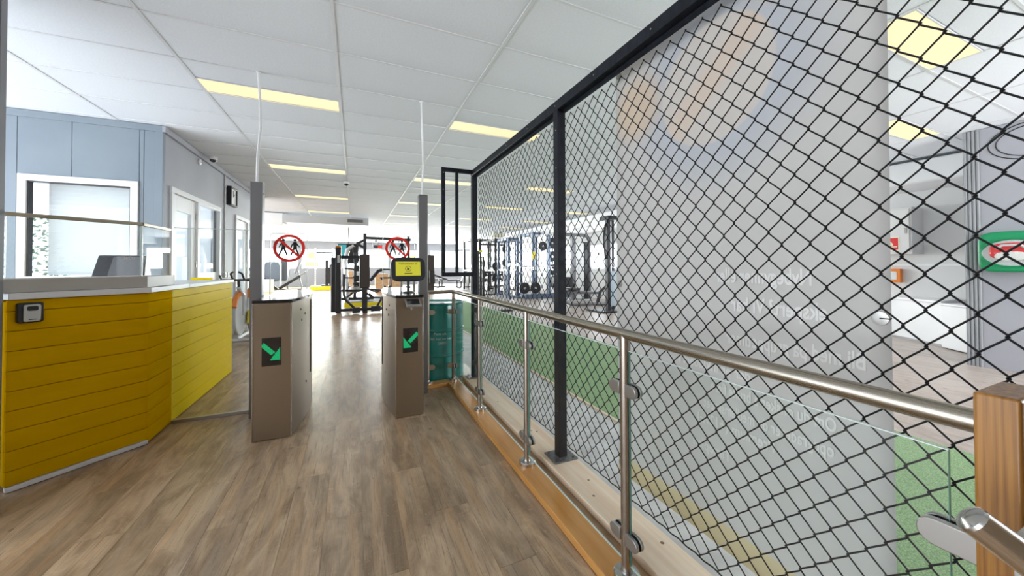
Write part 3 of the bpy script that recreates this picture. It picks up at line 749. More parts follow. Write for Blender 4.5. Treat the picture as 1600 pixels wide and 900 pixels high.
# newel and stair rail
nw = thing('newel_post', 'varnished oak newel post at the near end of the railing', 'post', (1.03, .22, 0))
obj('post_block', MB().box(.966, 1.10, .192, .242, .0, 1.084), m_newel, nw, .005, seg=3)
sp_ = thing('stair_post', 'pale grey wooden post beside the oak newel at bottom right', 'post', (.93, .15, 0))
obj('post_block', MB().box(.885, .985, .125, .187, 0, .905), noisy(mat('pale grey wood', (.5, .49, .47), .6), (.40, .38, .35), (.54, .52, .49), (30, 30, 3), 4), sp_, .006)
sr = thing('stair_handrail', 'steel stair handrail with domed cap at bottom right corner', 'handrail', (.82, .2, .94))
p0 = Vector((.8188, .2068, .931)); dv = Vector((.37, -.70, -.59)).normalized()
tube_pts = [p0+dv*t for t in (0, .05, .2, .6)]
obj('rail_tube', MB().tube(tube_pts, .0212, 32), brushed('stair rail steel', (.66, .60, .53), .2, 0), sr)
ca = MB(); ca.tube([p0-dv*.010, p0-dv*.007, p0-dv*.003, p0+dv*.001], [.006, .015, .0205, .0218], 32)
obj('end_cap', ca, m_chrome, sr)
obj('rail_bracket', MB().tube([p0+dv*.42+Vector((0, 0, -.018)), p0+dv*.42+Vector((0, 0, -.08)), p0+dv*.42+Vector((.06, 0, -.10))], .007, 10), m_chrome, sr)

# ================================================================== TIMBER BASE + CHAIN LINK FENCE
tm = thing('timber_beam', 'pale knotty pine beam on the floor under the fence posts', 'beam', (1.23, 1.9, 0))
obj('beam_board', MB().box(1.135, 1.335, -.8, 4.02, 0, .042), m_timber, tm, .004)
kn = MB()
for (x, y, r_) in ((1.20, 1.62, .008), (1.24, 2.45, .007), (1.27, 2.42, .009), (1.19, 1.36, .010), (1.28, 1.22, .009), (1.22, 3.1, .008), (1.26, 1.75, .007)):
    kn.lathe([(r_, .0421), (r_*.9, .0424), (r_*.2, .0425)], (x, y, 0), 12)
obj('knot', kn, mat('brown knot', (.20, .12, .07), .6), tm)
fc = thing('chain_link_fence', 'tall black steel framed chain link fence beside the walkway', 'fence', (1.25, 1.9, .042))
FX = 1.25
for y in (3.90, 2.04, .16):
    p = obj('fence_post', MB().box(FX-.03, FX+.03, y-.03, y+.03, .05, 2.335), m_fence, fc, .003)
    obj('base_plate', MB().box(FX-.085, FX+.085, y-.075, y+.075, .042, .052), m_plate, p, .002)
    b = MB()
    for dx in (-.06, .06):
        for dy in (-.055, .055): b.cyl((FX+dx, y+dy, .052), (FX+dx, y+dy, .058), .008, 6)
    obj('anchor_bolt', b, m_dark, p)
    s = MB()
    for z in (.35, .66, .90, 1.25, 1.65, 1.95, 2.2): s.cyl((FX-.034, y-.012, z), (FX-.030, y-.012, z), .005, 8)
    obj('screw_head', s, m_chrome, p)
obj('top_beam', MB().box(FX-.03, FX+.03, -1.2, 3.93, 2.337, 2.40), m_fence, fc, .003)
obj('mesh_rail', MB().box(FX+.012, FX+.028, -1.2, 3.87, 2.318, 2.337), m_fence, fc)
s = MB()
for i in range(12): s.cyl((FX-.033, -.9+i*.42, 2.368), (FX-.03, -.9+i*.42, 2.368), .004, 8)
obj('beam_screw', s, m_chrome, fc)
sf = MB(); y = 3.90
sf.bar((.90, y, 1.2), (.90, y, 2.40), .045, .045)
obj('side_frame_post', MB().box(.872, .912, y-.02, y+.02, 1.19, 2.40), m_fence, fc, .002)
obj('side_frame_bar', MB().box(1.03, 1.062, y-.016, y+.016, 1.23, 2.36), m_fence, fc, .002)
obj('side_frame_top', MB().box(.912, FX-.03, y-.02, y+.02, 2.355, 2.40), m_fence, fc, .002)
obj('side_frame_bottom', MB().box(.912, FX-.03, y-.02, y+.02, 1.19, 1.235), m_fence, fc, .002)
s = MB()
for x, z in ((.892, 1.25), (.892, 1.55), (.892, 1.85), (.892, 2.15), (.892, 2.34), (1.046, 1.26)): s.cyl((x, y-.024, z), (x, y-.02, z), .005, 8)
obj('frame_screw', s, m_chrome, fc)
# zigzag wires
MX = 1.292; HP = .04475; PYW = .04025; Z0 = 1.277
def wire_mesh(kind):
    pts = []; z = .095; 
    j0 = math.ceil((.10-Z0)/HP); j1 = math.floor((2.335-Z0)/HP)
    for j in range(j0, j1+1):
        z = Z0+j*HP
        left = (j % 2 == 0) if kind == 0 else (j % 2 == 1)
        sg = -1 if left else 1
        amp = PYW/2+.0022
        dx = .0032
        pts.append((sg*dx*1, sg*(amp-.003), z-.004))
        pts.append((-sg*0, sg*amp, z))
        pts.append((-sg*dx, sg*(amp-.003), z+.004))
    mb = MB().tube(pts, .0024, 5)
    me = bpy.data.meshes.new('wire'); me.from_pydata(mb.v, [], mb.f); me.shade_smooth(); me.materials.append(m_wire); return me
wm = [wire_mesh(0), wire_mesh(1)]
k = -36
while True:
    yc = .494+PYW*k
    if yc > 3.86: break
    o = bpy.data.objects.new('wire', wm[k % 2]); COL.objects.link(o); o.parent = fc
    o.location = Vector((MX, yc, 0))-ORG[fc.name]
    k += 1
# tension wire scalloped under the lowest knots
pts = []; y = -.95
jb = math.ceil((.10-Z0)/HP)
zb = Z0+jb*HP
i = 0
while y < 3.87:
    pts.append((MX+.004, y, zb-.004-(.006 if i % 2 else 0))); y += PYW; i += 1
obj('tension_wire', MB().tube(pts, .003, 6), m_wire, fc)

# ================================================================== BANNER behind the mesh
bx_ = 1.362; by0, by1, bz0, bz1 = .478, 1.60, .155, 2.425
def banner_mat():
    m = bpy.data.materials.new('printed banner cloth'); m.use_nodes = True; n = m.node_tree.nodes; l = m.node_tree.links
    n.remove(n['Principled BSDF']); out = n['Material Output']
    tc = n.new('ShaderNodeTexCoord'); sp = n.new('ShaderNodeSeparateXYZ'); l.new(tc.outputs['Object'], sp.inputs[0])
    def math_(op, a, b=None, c=None):
        x = n.new('ShaderNodeMath'); x.operation = op
        for i, v in enumerate((a, b, c)):
            if v is None: continue
            if isinstance(v, (int, float)): x.inputs[i].default_value = v
            else: l.new(v, x.inputs[i])
        return x.outputs[0]
    Y, Z = sp.outputs[1], sp.outputs[2]      # relative to the banner's base (y 1.0, z 0)
    def dist(cy, cz, sy=1.0):
        a = math_('MULTIPLY', math_('SUBTRACT', Y, cy), sy); b = math_('SUBTRACT', Z, cz)
        return math_('SQRT', math_('ADD', math_('MULTIPLY', a, a), math_('MULTIPLY', b, b)))
    def step(v, e0, e1):
        r = n.new('ShaderNodeMapRange'); r.interpolation_type = 'SMOOTHSTEP'; l.new(v, r.inputs[0]); r.inputs[1].default_value = e0; r.inputs[2].default_value = e1; return r.outputs[0]
    def mix(f, a, b):
        x = n.new('ShaderNodeMix'); x.data_type = 'RGBA'; l.new(f, x.inputs[0])
        for s_, v in ((6, a), (7, b)):
            if isinstance(v, tuple): x.inputs[s_].default_value = (*v, 1)
            else: l.new(v, x.inputs[s_])
        return x.outputs[2]
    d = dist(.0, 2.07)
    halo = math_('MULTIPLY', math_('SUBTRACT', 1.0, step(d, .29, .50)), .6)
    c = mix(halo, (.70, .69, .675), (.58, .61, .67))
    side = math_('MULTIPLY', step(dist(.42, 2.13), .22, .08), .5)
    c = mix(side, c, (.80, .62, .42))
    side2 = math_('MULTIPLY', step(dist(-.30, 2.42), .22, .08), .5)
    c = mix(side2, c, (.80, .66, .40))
    disc = step(d, .262, .250); c = mix(disc, c, (.72, .69, .66))
    band = math_('MULTIPLY', math_('MULTIPLY', disc, step(math_('ABSOLUTE', math_('ADD', math_('MULTIPLY', Y, .8), math_('SUBTRACT', Z, 2.08))), .13, .02)), .38)
    c = mix(band, c, (.80, .64, .50))
    st = math_('MULTIPLY', step(Z, bz0+.105, bz0+.10), .45); c = mix(st, c, (.80, .66, .26))
    tp_ = math_('MULTIPLY', step(Z, bz1-.022, bz1-.018), .8); c = mix(tp_, c, (.82, .70, .30))
    df = n.new('ShaderNodeBsdfDiffuse'); tr_ = n.new('ShaderNodeBsdfTranslucent'); mx = n.new('ShaderNodeMixShader'); mx.inputs[0].default_value = .45
    l.new(c, df.inputs[0]); l.new(c, tr_.inputs[0]); l.new(df.outputs[0], mx.inputs[1]); l.new(tr_.outputs[0], mx.inputs[2]); l.new(mx.outputs[0], out.inputs['Surface'])
    return m
bn = thing('banner', 'large white translucent banner hung behind the mesh fence', 'banner', (bx_, 1.02, 0))
N = 20; vs_ = []; fs_ = []
for j in range(N+1):
    for i in range(N+1):
        yy = by0+(by1-by0)*i/N; zz = bz0+(bz1-bz0)*j/N
        vs_.append((bx_+.004*math.sin(yy*7)+.003*math.sin(zz*4), yy, zz))
for j in range(N):
    for i in range(N): a = j*(N+1)+i; fs_.append((a, a+1, a+N+2, a+N+1))
bmb = MB().add(vs_, fs_)
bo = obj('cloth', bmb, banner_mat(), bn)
so = bo.modifiers.new('thick', 'SOLIDIFY'); so.thickness = .0008; so.offset = 0
m_print = mat('pale banner print', (.82, .81, .785), .8)
rot = (PI/2, 0, PI/2)        # reads from the far side, seen mirrored from here
xT = bx_-.0085
for (s_, y_, z_, sz, sx) in (('Nybegynner eller', .66, 1.235, .078, .62), ('ekspert? Vi har', .62, 1.125, .078, .66), ('Bli med på gruppetimer', .53, .995, .072, .62),
                         ('der er inkludert i', .86, .865, .058, .8), ('- Om du ønsker å bruke flere', .58, .785, .060, .62), ('oppgraderer du medlemskapet', .61, .705, .060, .60),
                         ('Premium (+129,-)', .78, .640, .060, .72), ('Timeplan', .94, .525, .058, .8)):
    text('lettering', s_, (xT, y_, z_), rot, sz, m_print, bo, sx=sx, bold=sz*.022)
for (y_, z_) in ((.50, 1.15), (.50, 2.37), (1.575, 2.37), (1.575, 1.2), (1.575, .21), (.50, .21)):
    e = MB(); n = 24
    e.lathe([(.011, -.004), (.019, -.003), (.020, .003), (.011, .004)], (bx_-.006, y_, z_), 24, 'x')
    obj('eyelet', e, m_alu, bn)
obj('tie_cord', MB().tube([(bx_-.01, .50, 1.15), (bx_-.03, .47, 1.152), (MX, .455, 1.16)], .0015, 6), m_wire, bn)

# ================================================================== BARREL
bc = (.935, 4.30)
ba = thing('steel_drum', 'teal steel drum for deposit cans behind the glass railing', 'drum', (bc[0], bc[1], 0))
R_ = .285
prof = [(R_-.012, .0), (R_+.004, .006), (R_+.004, .02), (R_, .03)]
for zr in (.29, .57):
    prof += [(R_, zr-.018), (R_+.010, zr-.006), (R_+.010, zr+.006), (R_, zr+.018)]
prof += [(R_, .845), (R_-.002, .855), (R_+.008, .862), (R_+.008, .878), (R_-.002, .882), (R_-.012, .866)]
obj('drum_body', MB().lathe(prof, (*bc, 0), 56), m_teal, ba)
obj('drum_lid', MB().lathe([(R_-.014, .858), (R_-.02, .866), (.10, .868), (.095, .86)], (*bc, 0), 48), m_teal, ba)
obj('deposit_hole', MB().lathe([(.09, .868), (.09, .8695)], (bc[0]-.03, bc[1]-.05, 0), 28), m_black, ba)
def drum_text(s, zc, size, a0):
    # one letter at a time round the drum
    wd = {'i': .26, 'l': .26, 't': .36, ' ': .30, 'r': .4, 'm': .85, 'D': .72, 'P': .62, '.': .3}
    tot = sum(wd.get(c, .55) for c in s)*size; x = -tot/2
    for c in s:
        w_ = wd.get(c, .55)*size
        if c != ' ':
            a = a0+(x+w_/2)/R_
            px, py = bc[0]+math.sin(a)*(R_+.001), bc[1]-math.cos(a)*(R_+.001)
            text('lettering', c, (px, py, zc), (PI/2, 0, a), size, m_letter, ba, 'CENTER', ext=.0003)
        x += w_
drum_text('Pant alt.', .525, .040, -.16)
drum_text('Det har en verdi', .470, .040, -.10)
lb = MB()
aa = -.10
for (a, b, z0, z1) in ((-.16, .16, .445, .448), (-.16, .16, .420, .423), (-.16, -.15, .423, .445), (.15, .16, .423, .445), (-.11, .11, .431, .437)):
    n = 8
    vs_ = []
    for i in range(n+1):
        t = aa+a+(b-a)*i/n
        for z in (z0, z1): vs_.append((bc[0]+math.sin(t)*(R_+.0012), bc[1]-math.cos(t)*(R_+.0012), z))
    lb.add(vs_, [(2*i, 2*i+2, 2*i+3, 2*i+1) for i in range(n)])
obj('label_box', lb, m_letter, ba, smooth=False)

# ================================================================== TURF
tfm = MB().box(2.02, 3.86, -2.4, 13.2, -.001, .008)
tf = obj('turf_lane', tfm, m_turf, None, origin=(2.9, 5, 0)); tag(tf, 'long green turf lane behind the fence', 'turf', kind='stuff')
edge = thing('turf_edging', 'thin wooden edging along the near side of the turf', 'edging', (2.01, 5, 0))
obj('edging_strip', MB().box(2.0, 2.018, -2.4, 13.2, 0, .012), m_timber, edge)

# ================================================================== WALL AND CEILING FITTINGS
def dome(x, y, lab, loc_wall=False):
    t = thing('dome_camera', lab, 'camera', (x, y, CZ))
    obj('housing', MB().lathe([(.055, CZ-.0), (.055, CZ-.035), (.046, CZ-.045)], (x, y, 0), 24), m_white, t)
    obj('dome', MB().lathe([(.043, CZ-.045), (.040, CZ-.062), (.028, CZ-.078), (.010, CZ-.086)], (x, y, 0), 24), m_blackgloss, t)
dome(-.16, 7.92, 'small white dome camera with black lens in the middle of the ceiling')
dome(-2.03, 6.95, 'white dome camera where corridor wall meets ceiling')
t = thing('smoke_detector', 'small round white detector high on the grey corridor wall', 'detector', (WX, 6.79, 2.89))
obj('detector_base', MB().lathe([(.045, 0), (.045, .014), (.03, .022)], (WX+.001, 6.79, 2.89), 24, 'x'), m_white, t)
obj('detector_eye', MB().lathe([(.012, .022), (.012, .026)], (WX+.001, 6.79, 2.89), 12, 'x'), m_greypale, t)
t = thing('wall_clock', 'square black framed white clock on the grey corridor wall', 'clock', (WX, 8.2, 2.62))
f = MB(); y0, y1, z0, z1 = 8.06, 8.44, 2.45, 2.80
for a in ((y0, y1, z1-.03, z1), (y0, y1, z0, z0+.03), (y0, y0+.03, z0+.03, z1-.03), (y1-.03, y1, z0+.03, z1-.03)): f.box(WX+.002, WX+.07, *a)
obj('clock_case', f, m_black, t, .003)
obj('clock_face', MB().box(WX+.003, WX+.05, y0+.03, y1-.03, z0+.03, z1-.03), m_white, t)
h = MB(); cy, cz = (y0+y1)/2, (z0+z1)/2
h.bar((WX+.053, cy, cz), (WX+.053, cy+.06, cz+.05), .006, .012).bar((WX+.053, cy, cz), (WX+.053, cy-.02, cz+.11), .006, .009)
obj('clock_hands', h, m_black, t)
t = thing('wall_conduit', 'white cable conduit running down the grey corridor wall between doors', 'conduit', (WX, 7.95, 0))
obj('pipe', MB().tube([(WX+.012, 7.92, 1.22), (WX+.012, 7.92, CZ-.08)], .011, 10), m_offw, t)
c_ = MB()
for z in (1.55, 1.95, 2.4, 2.75): c_.box(WX+.0, WX+.026, 7.904, 7.936, z, z+.02)
obj('pipe_clip', c_, m_offw, t)
t = thing('wall_socket', 'pair of small sockets at the foot of the wall conduit', 'socket', (WX, 8.0, 1.18))
obj('socket_plate', MB().box(WX+.001, WX+.035, 7.88, 7.97, 1.12, 1.21), m_offw, t, .005)
obj('socket_plate', MB().box(WX+.001, WX+.035, 8.02, 8.11, 1.12, 1.21), m_offw, t, .005)
s = MB()
for y in (7.925, 8.065): s.cyl((WX+.033, y, 1.165), (WX+.037, y, 1.165), .025, 16)
obj('socket_hole', s, m_dark, t)

# ================================================================== ALCOVE: fire cabinet, call point, bench, white box, first aid case
t = thing('fire_cabinet', 'pale grey fire cabinet with red sign on the alcove wall', 'cabinet', (9.0, 3.2, 1.5))
obj('cabinet_body', MB().box(8.80, 9.248, 2.82, 3.70, 1.49, 2.31), m_offw, t, .006)
dd = obj('cabinet_door', MB().box(8.782, 8.799, 2.85, 3.67, 1.52, 2.28), m_offw, t, .004)
obj('cabinet_latch', MB().box(8.772, 8.782, 2.88, 2.91, 1.85, 1.95), m_alu, dd, .002)
sg = obj('warning_sign', MB().box(8.779, 8.7815, 2.97, 3.38, 1.55, 1.80), m_cream, t)
obj('sign_field', MB().box(8.777, 8.779, 2.99, 3.36, 1.57, 1.78), m_firered, sg)
dm = [(3.33, 1.645)]+[(3.19+.14*math.cos(a), 1.645+.11*math.sin(a)) for a in [PI*k/14 for k in range(15)]]
obj('sign_symbol', MB().prism(dm, 8.7755, 8.7769, 'x').box(8.7755, 8.7769, 3.0, 3.35, 1.615, 1.632), m_cream, sg, smooth=False)
text('lettering', 'Slukkeapparat', (8.7765, 3.345, 1.58), (PI/2, 0, -PI/2), .045, m_cream, sg)
text('lettering', '112', (8.780, 3.30, 2.13), (PI/2, 0, -PI/2), .09, m_orange, t)
t = thing('call_point', 'orange fire alarm call point below the fire cabinet', 'call point', (9.2, 3.2, 1.1))
obj('point_case', MB().box(9.15, 9.248, 3.09, 3.33, .98, 1.23), m_orange, t, .01)
obj('point_plate', MB().box(9.144, 9.15, 3.14, 3.30, 1.03, 1.18), m_offw, t, .003)
t = thing('low_bench', 'long low white bench unit along the alcove wall', 'bench', (8.9, 2.8, 0))
obj('bench_body', MB().prism([(8.98, 3.6), (8.93, 3.10), (8.54, 2.43), (9.24, 2.43), (9.24, 3.6)], .03, .685), m_white, t, .006)
obj('bench_top', MB().prism([(8.96, 3.6), (8.90, 3.10), (8.50, 2.42), (9.245, 2.42), (9.245, 3.6)], .687, .725), m_white, t, .004)
obj('bench_base', MB().prism([(9.02, 3.6), (8.97, 3.12), (8.58, 2.45), (9.2, 2.45), (9.2, 3.6)], 0, .029), m_greypale, t)
t = thing('white_box', 'low white fridge sized box in front of the white bench', 'box', (8.45, 2.1, 0))
bp = [(8.40, 2.40), (8.06, 1.965), (8.40, 1.76), (8.80, 2.16)]
obj('box_body', MB().prism(bp, .015, .665), m_white, t, .012)
obj('box_lid', MB().prism(bp, .668, .70), m_white, t, .008)
obj('box_feet', MB().prism([(8.38, 2.34), (8.10, 1.97), (8.38, 1.80), (8.7, 2.12)], 0, .014), m_dark, t)
t = thing('defibrillator_case', 'green wall case with clear oval window holding a red device', 'first aid case', (7.2, 1.5, 1.45))
cs = superr(1.46, 1.455, .262, .245, 40, 5)
obj('case_body', MB().prism(cs, 7.13, 7.298, 'x'), m_greencase, t, .03, seg=4)
ov = [(1.455+.235*math.cos(2*PI*k/40), 1.44+.165*math.sin(2*PI*k/40)) for k in range(40)]
fr_ = MB(); pts = [(7.118, a, b) for a, b in ov]+[(7.118, *ov[0])]
fr_.tube(pts, .010, 8, caps=False)
obj('window_rim', fr_, m_greencase, t)
obj('window_back', MB().prism(ov, 7.122, 7.129, 'x'), m_greypale, t)
obj('device_shell', MB().prism(superr(1.455, 1.46, .17, .10, 28, 3), 7.085, 7.121, 'x'), m_firered, t, .02)
obj('device_panel', MB().prism(superr(1.46, 1.40, .12, .055, 28, 2.4), 7.068, 7.10, 'x'), m_offw, t, .012)
obj('device_grip', MB().tube([(7.07, 1.56, 1.49), (7.06, 1.52, 1.53), (7.06, 1.39, 1.53), (7.07, 1.35, 1.49)], .014, 10), m_greypale, t)
ovg = MB().lathe([(.236, 0), (.225, -.028), (.19, -.055), (.12, -.072), (.03, -.08)], (7.120, 1.455, 1.44), 40, 'x')
ovg.v = [(x, y, 1.44+(z-1.44)*.70) for x, y, z in ovg.v]
obj('clear_cover', ovg, m_glass, t)

# ================================================================== GYM EQUIPMENT
def T2(mb, pts, r=.025, n=10): mb.tube(pts, r, n); return mb
# spin bike in the corridor
bk = thing('spin_bike', 'exercise bike with grey flywheel and orange frame by the corridor wall', 'bike', (-1.85, 7.8, 0))
fwl = MB().lathe([(.03, -.03), (.30, -.022), (.33, -.028), (.345, -.02), (.345, .02), (.33, .028), (.30, .022), (.03, .03)], (-1.84, 7.62, .46), 40, 'x')
obj('flywheel', fwl, m_greypale, bk)
obj('wheel_guard', MB().tube([(-1.84, 7.62+.375*math.cos(a), .46+.375*math.sin(a)) for a in [PI*.35+PI*.5*k/14 for k in range(15)]], .045, 10), m_orange, bk)
fm = MB(); fm.tube([(-1.84, 7.55, .95), (-1.84, 7.78, .78), (-1.84, 8.05, .40), (-1.84, 8.35, .12)], .035, 10).tube([(-1.84, 8.05, .40), (-1.84, 8.28, .85)], .03, 10)
fm.tube([(-1.78, 7.62, .46), (-1.78, 7.60, .82), (-1.84, 7.58, .93)], .02, 8).tube([(-1.90, 7.62, .46), (-1.90, 7.60, .82), (-1.84, 7.58, .93)], .02, 8)
obj('frame', fm, m_greypale, bk)
obj('water_bottle', MB().lathe([(.035, .76), (.035, .90), (.02, .93)], (-1.72, 7.72, 0), 16), m_orange, bk)
hb_ = MB(); hb_.tube([(-1.84, 7.58, .93), (-1.84, 7.56, 1.08)], .022, 10).tube([(-2.05, 7.36, 1.16), (-2.06, 7.5, 1.09), (-1.98, 7.56, 1.08), (-1.70, 7.56, 1.08), (-1.62, 7.5, 1.09), (-1.63, 7.36, 1.16)], .017, 10)
hb_.tube([(-1.92, 7.56, 1.08), (-1.92, 7.42, 1.19), (-1.88, 7.38, 1.22)], .016, 8).tube([(-1.76, 7.56, 1.08), (-1.76, 7.42, 1.19), (-1.80, 7.38, 1.22)], .016, 8)
obj('handlebar', hb_, m_black, bk)
obj('seat_post', MB().tube([(-1.84, 8.28, .85), (-1.84, 8.31, 1.03)], .02, 10), m_alu, bk)
obj('saddle', MB().prism([(-1.92, 8.42), (-1.76, 8.42), (-1.80, 8.28), (-1.815, 8.15), (-1.865, 8.15), (-1.88, 8.28)], 1.03, 1.09), m_black, bk, .02)
ck = MB(); ck.cyl((-1.93, 8.02, .34), (-1.75, 8.02, .34), .02).bar((-1.75, 8.02, .34), (-1.75, 7.93, .20), .02, .03).bar((-1.93, 8.02, .34), (-1.93, 8.11, .48), .02, .03).box(-1.75, -1.66, 7.88, 7.97, .185, .21).box(-2.02, -1.93, 8.07, 8.16, .47, .495)
ck.lathe([(.10, -.008), (.10, .008)], (-1.78, 8.02, .34), 24, 'x')
obj('crank', ck, m_black, bk)
bb = MB(); bb.tube([(-2.08, 7.48, .05), (-1.60, 7.48, .05)], .035, 10).tube([(-2.08, 8.4, .05), (-1.60, 8.4, .05)], .035, 10).tube([(-1.84, 7.48, .07), (-1.84, 8.4, .07)], .03, 10).tube([(-1.84, 7.50, .07), (-1.84, 7.62, .46)], .02, 8)
obj('base', bb, m_silver, bk)
obj('belt_cover', MB().prism([(7.85, .28), (8.10, .22), (8.14, .46), (7.90, .52)], -1.79, -1.74, 'x'), m_yell2, bk, .01)
# chest press machine in the aisle
cp = thing('chest_press', 'black weight machine with brown pad tower in the middle of the aisle', 'exercise machine', (.1, 11, 0))
obj('weight_stack_shroud', MB().box(-.60, -.47, 10.9, 11.3, .05, 1.56), m_gym, cp, .02)
sh2 = obj('weight_tower', MB().box(-.49, -.345, 10.86, 11.35, .02, 1.84), m_gym, cp, .02)
obj('tower_cap', MB().box(-.488, -.347, 10.862, 11.348, 1.84, 1.875), m_orange, sh2, .006)
obj('tower_label', MB().box(-.44, -.38, 10.852, 10.86, 1.42, 1.62), m_greypale, sh2)
obj('back_tower', MB().box(.128, .39, 10.85, 11.08, .70, 1.66), m_brownpad, cp, .025)
obj('tower_edge', MB().box(.118, .128, 10.86, 11.07, .70, 1.66), m_alu, cp, .003)
fm = MB(); fm.bar((-.42, 11.0, .10), (.80, 11.0, .10), .08, .08).bar((.26, 11.0, .10), (.26, 11.0, .72), .14, .12).bar((-.42, 11.3, .62), (.26, 11.1, .62), .06, .06)
obj('upper_bar', MB().bar((-.42, 11.25, 1.58), (.26, 11.1, 1.58), .07, .09), m_gym, cp, .006)
obj('frame', fm, m_gym, cp, .006)
obj('foot', MB().box(.20, .33, 10.8, 11.4, 0, .058), m_gym, cp, .006)
ar = MB(); ar.tube([(-.27, 10.9, 1.10), (-.28, 10.9, .55), (-.22, 10.9, .38), (.02, 10.85, .12)], .035, 10).tube([(.80, 10.9, .75), (.76, 10.9, .50), (.56, 10.9, .12)], .03, 10)
ar.tube([(-.25, 10.8, 1.26), (-.05, 10.7, 1.24), (.02, 10.7, 1.18), (.02, 10.7, 1.06), (-.05, 10.7, 1.0), (-.25, 10.8, 1.0)], .018, 8)
obj('press_arm', ar, m_gym, cp)
obj('foot_pad', MB().box(-.06, .14, 10.78, 11.0, .02, .17), m_rubber, cp, .02)
obj('foot_pad', MB().box(.42, .68, 10.78, 11.0, .04, .19), m_rubber, cp, .02)
ar = MB(); ar.tube([(.40, 10.9, .90), (.62, 10.9, 1.18), (.72, 10.9, 1.22)], .045, 10).tube([(.72, 10.9, 1.22), (.95, 10.9, 1.22)], .02, 8).tube([(.66, 10.9, .98), (.95, 10.9, .98)], .02, 8).tube([(.95, 10.9, 1.22), (.97, 10.9, .62)], .02, 8)
ar.tube([(.40, 10.9, .62), (.58, 10.9, .58), (.75, 10.9, .65), (.95, 10.9, .74)], .018, 8).tube([(.38, 10.9, .55), (.5, 10.9, .42), (.85, 10.9, .40)], .022, 8)
obj('seat_arm', ar, m_gym, cp)
# cable crossover frame behind
cf = thing('cable_crossover', 'dark cable crossover frame with high cross beam behind the press', 'exercise machine', (1.1, 13.5, 0))
fm = MB(); fm.bar((.33, 13.5, 0), (.33, 13.5, 2.50), .11, .11)
obj('upright', fm, m_dark, cf, .008)
obj('upright', MB().bar((1.86, 13.5, 0), (1.86, 13.5, 2.46), .09, .09), m_dark, cf, .006)
obj('cross_beam', MB().bar((.38, 13.5, 2.34), (1.95, 13.5, 2.30), .09, .11), m_dark, cf, .006)
br = MB(); br.prism([(.30, 2.30), (.02, 2.14), (.10, 2.02), (.30, 1.92), (.30, 2.02), (.17, 2.10), (.30, 2.20)], 13.47, 13.53, 'y')
obj('pulley_bracket', br, m_dark, cf)
pu = MB()
for x in (.7, 1.5): pu.lathe([(.05, -.015), (.05, .015)], (x, 13.44, 2.22), 16, 'y')
obj('pulley', pu, m_silver, cf)
obj('foot_beam', MB().box(.2, .46, 13.1, 14.3, 0, .08), m_dark, cf, .005)
obj('foot_beam', MB().box(1.76, 1.96, 13.1, 14.3, 0, .08), m_dark, cf, .005)
obj('handle_strap', MB().tube([(.58, 13.4, 2.22), (.58, 13.4, 1.98)], .008, 6).tube([(.50, 13.4, 1.72), (.58, 13.4, 1.98), (.66, 13.4, 1.72)], .016, 6), m_silver, cf)
cf.location.z += .152; cf.scale.z = .94; cf.location.y += .45
# silver curved machine behind the press
el = thing('pulldown_machine', 'silver and black machine with curved upright behind the press tower', 'exercise machine', (-.1, 13.2, 0))
obj('curved_upright', MB().tube([(-.22, 13.2, .05), (-.26, 13.2, .8), (-.30, 13.2, 1.45), (-.22, 13.2, 1.86), (-.02, 13.2, 2.0)], .07, 12), m_silver, el)
fm = MB(); fm.tube([(-.02, 13.2, 2.0), (.02, 13.2, 1.3), (.0, 13.2, .1)], .05, 10).bar((-.5, 13.2, .08), (.6, 13.2, .08), .12, .10).bar((-.2, 13.2, .5), (.9, 13.2, .35), .10, .08).tube([(-.3, 13.0, .10), (.30, 13.0, .62)], .03, 8).tube([(.05, 13.0, .62), (.55, 13.0, .10)], .03, 8)
obj('frame', fm, m_dark, el)
pd = MB()
for (x, z, w_, h) in ((.02, 1.86, .18, .2), (.08, 1.52, .24, .18), (.10, 1.18, .26, .22), (.06, .82, .2, .2)): pd.box(x-w_/2, x+w_/2, 13.1, 13.3, z-h/2, z+h/2)
obj('roller_pad', pd, m_rubber, el, .03)
obj('motor_cover', MB().lathe([(.02, .30), (.18, .34), (.22, .42), (.18, .52), (.03, .56)], (.02, 13.0, 0), 20), m_alu, el)
obj('seat', MB().box(-.05, .35, 12.9, 13.3, .60, .68), m_rubber, el, .02)
el.location.z += .152; el.scale.z = .93
con = thing('wall_screen', 'upright teal lit screen hanging behind the press machine', 'screen', (-.4, 14.2, 1.4))
obj('screen_case', MB().box(-.55, .12, 14.2, 14.25, 1.42, 2.14), m_black, con, .01)
obj('screen_panel', MB().box(-.53, -.28, 14.195, 14.2, 1.45, 2.10), m_teal_scr, con)
obj('hanging_rod', MB().cyl((-.22, 14.23, 2.14), (-.22, 14.23, CZ), .015), m_dark, con)
# raised platforms with yellow edges
def platform(x0, x1, y0, y1, h, lab):
    t = thing('training_platform', lab, 'platform', ((x0+x1)/2, y0, 0))
    obj('rubber_top', MB().box(x0, x1, y0, y1, 0, h-.01), m_greymat, t, .004)
    obj('yellow_edge', MB().box(x0-.01, x1+.01, y0-.03, y0-.002, 0, h), m_yell2, t, .004)
    obj('yellow_edge', MB().box(x0-.032, x0-.002, y0-.002, y1, 0, h), m_yell2, t, .004)
    return t
platform(-.28, 1.95, 12.55, 15.2, .15, 'grey rubber platform with yellow edge behind the press machine')
platform(-2.25, -.9, 22.6, 24.0, .22, 'far rubber platform with yellow edge left of the aisle')
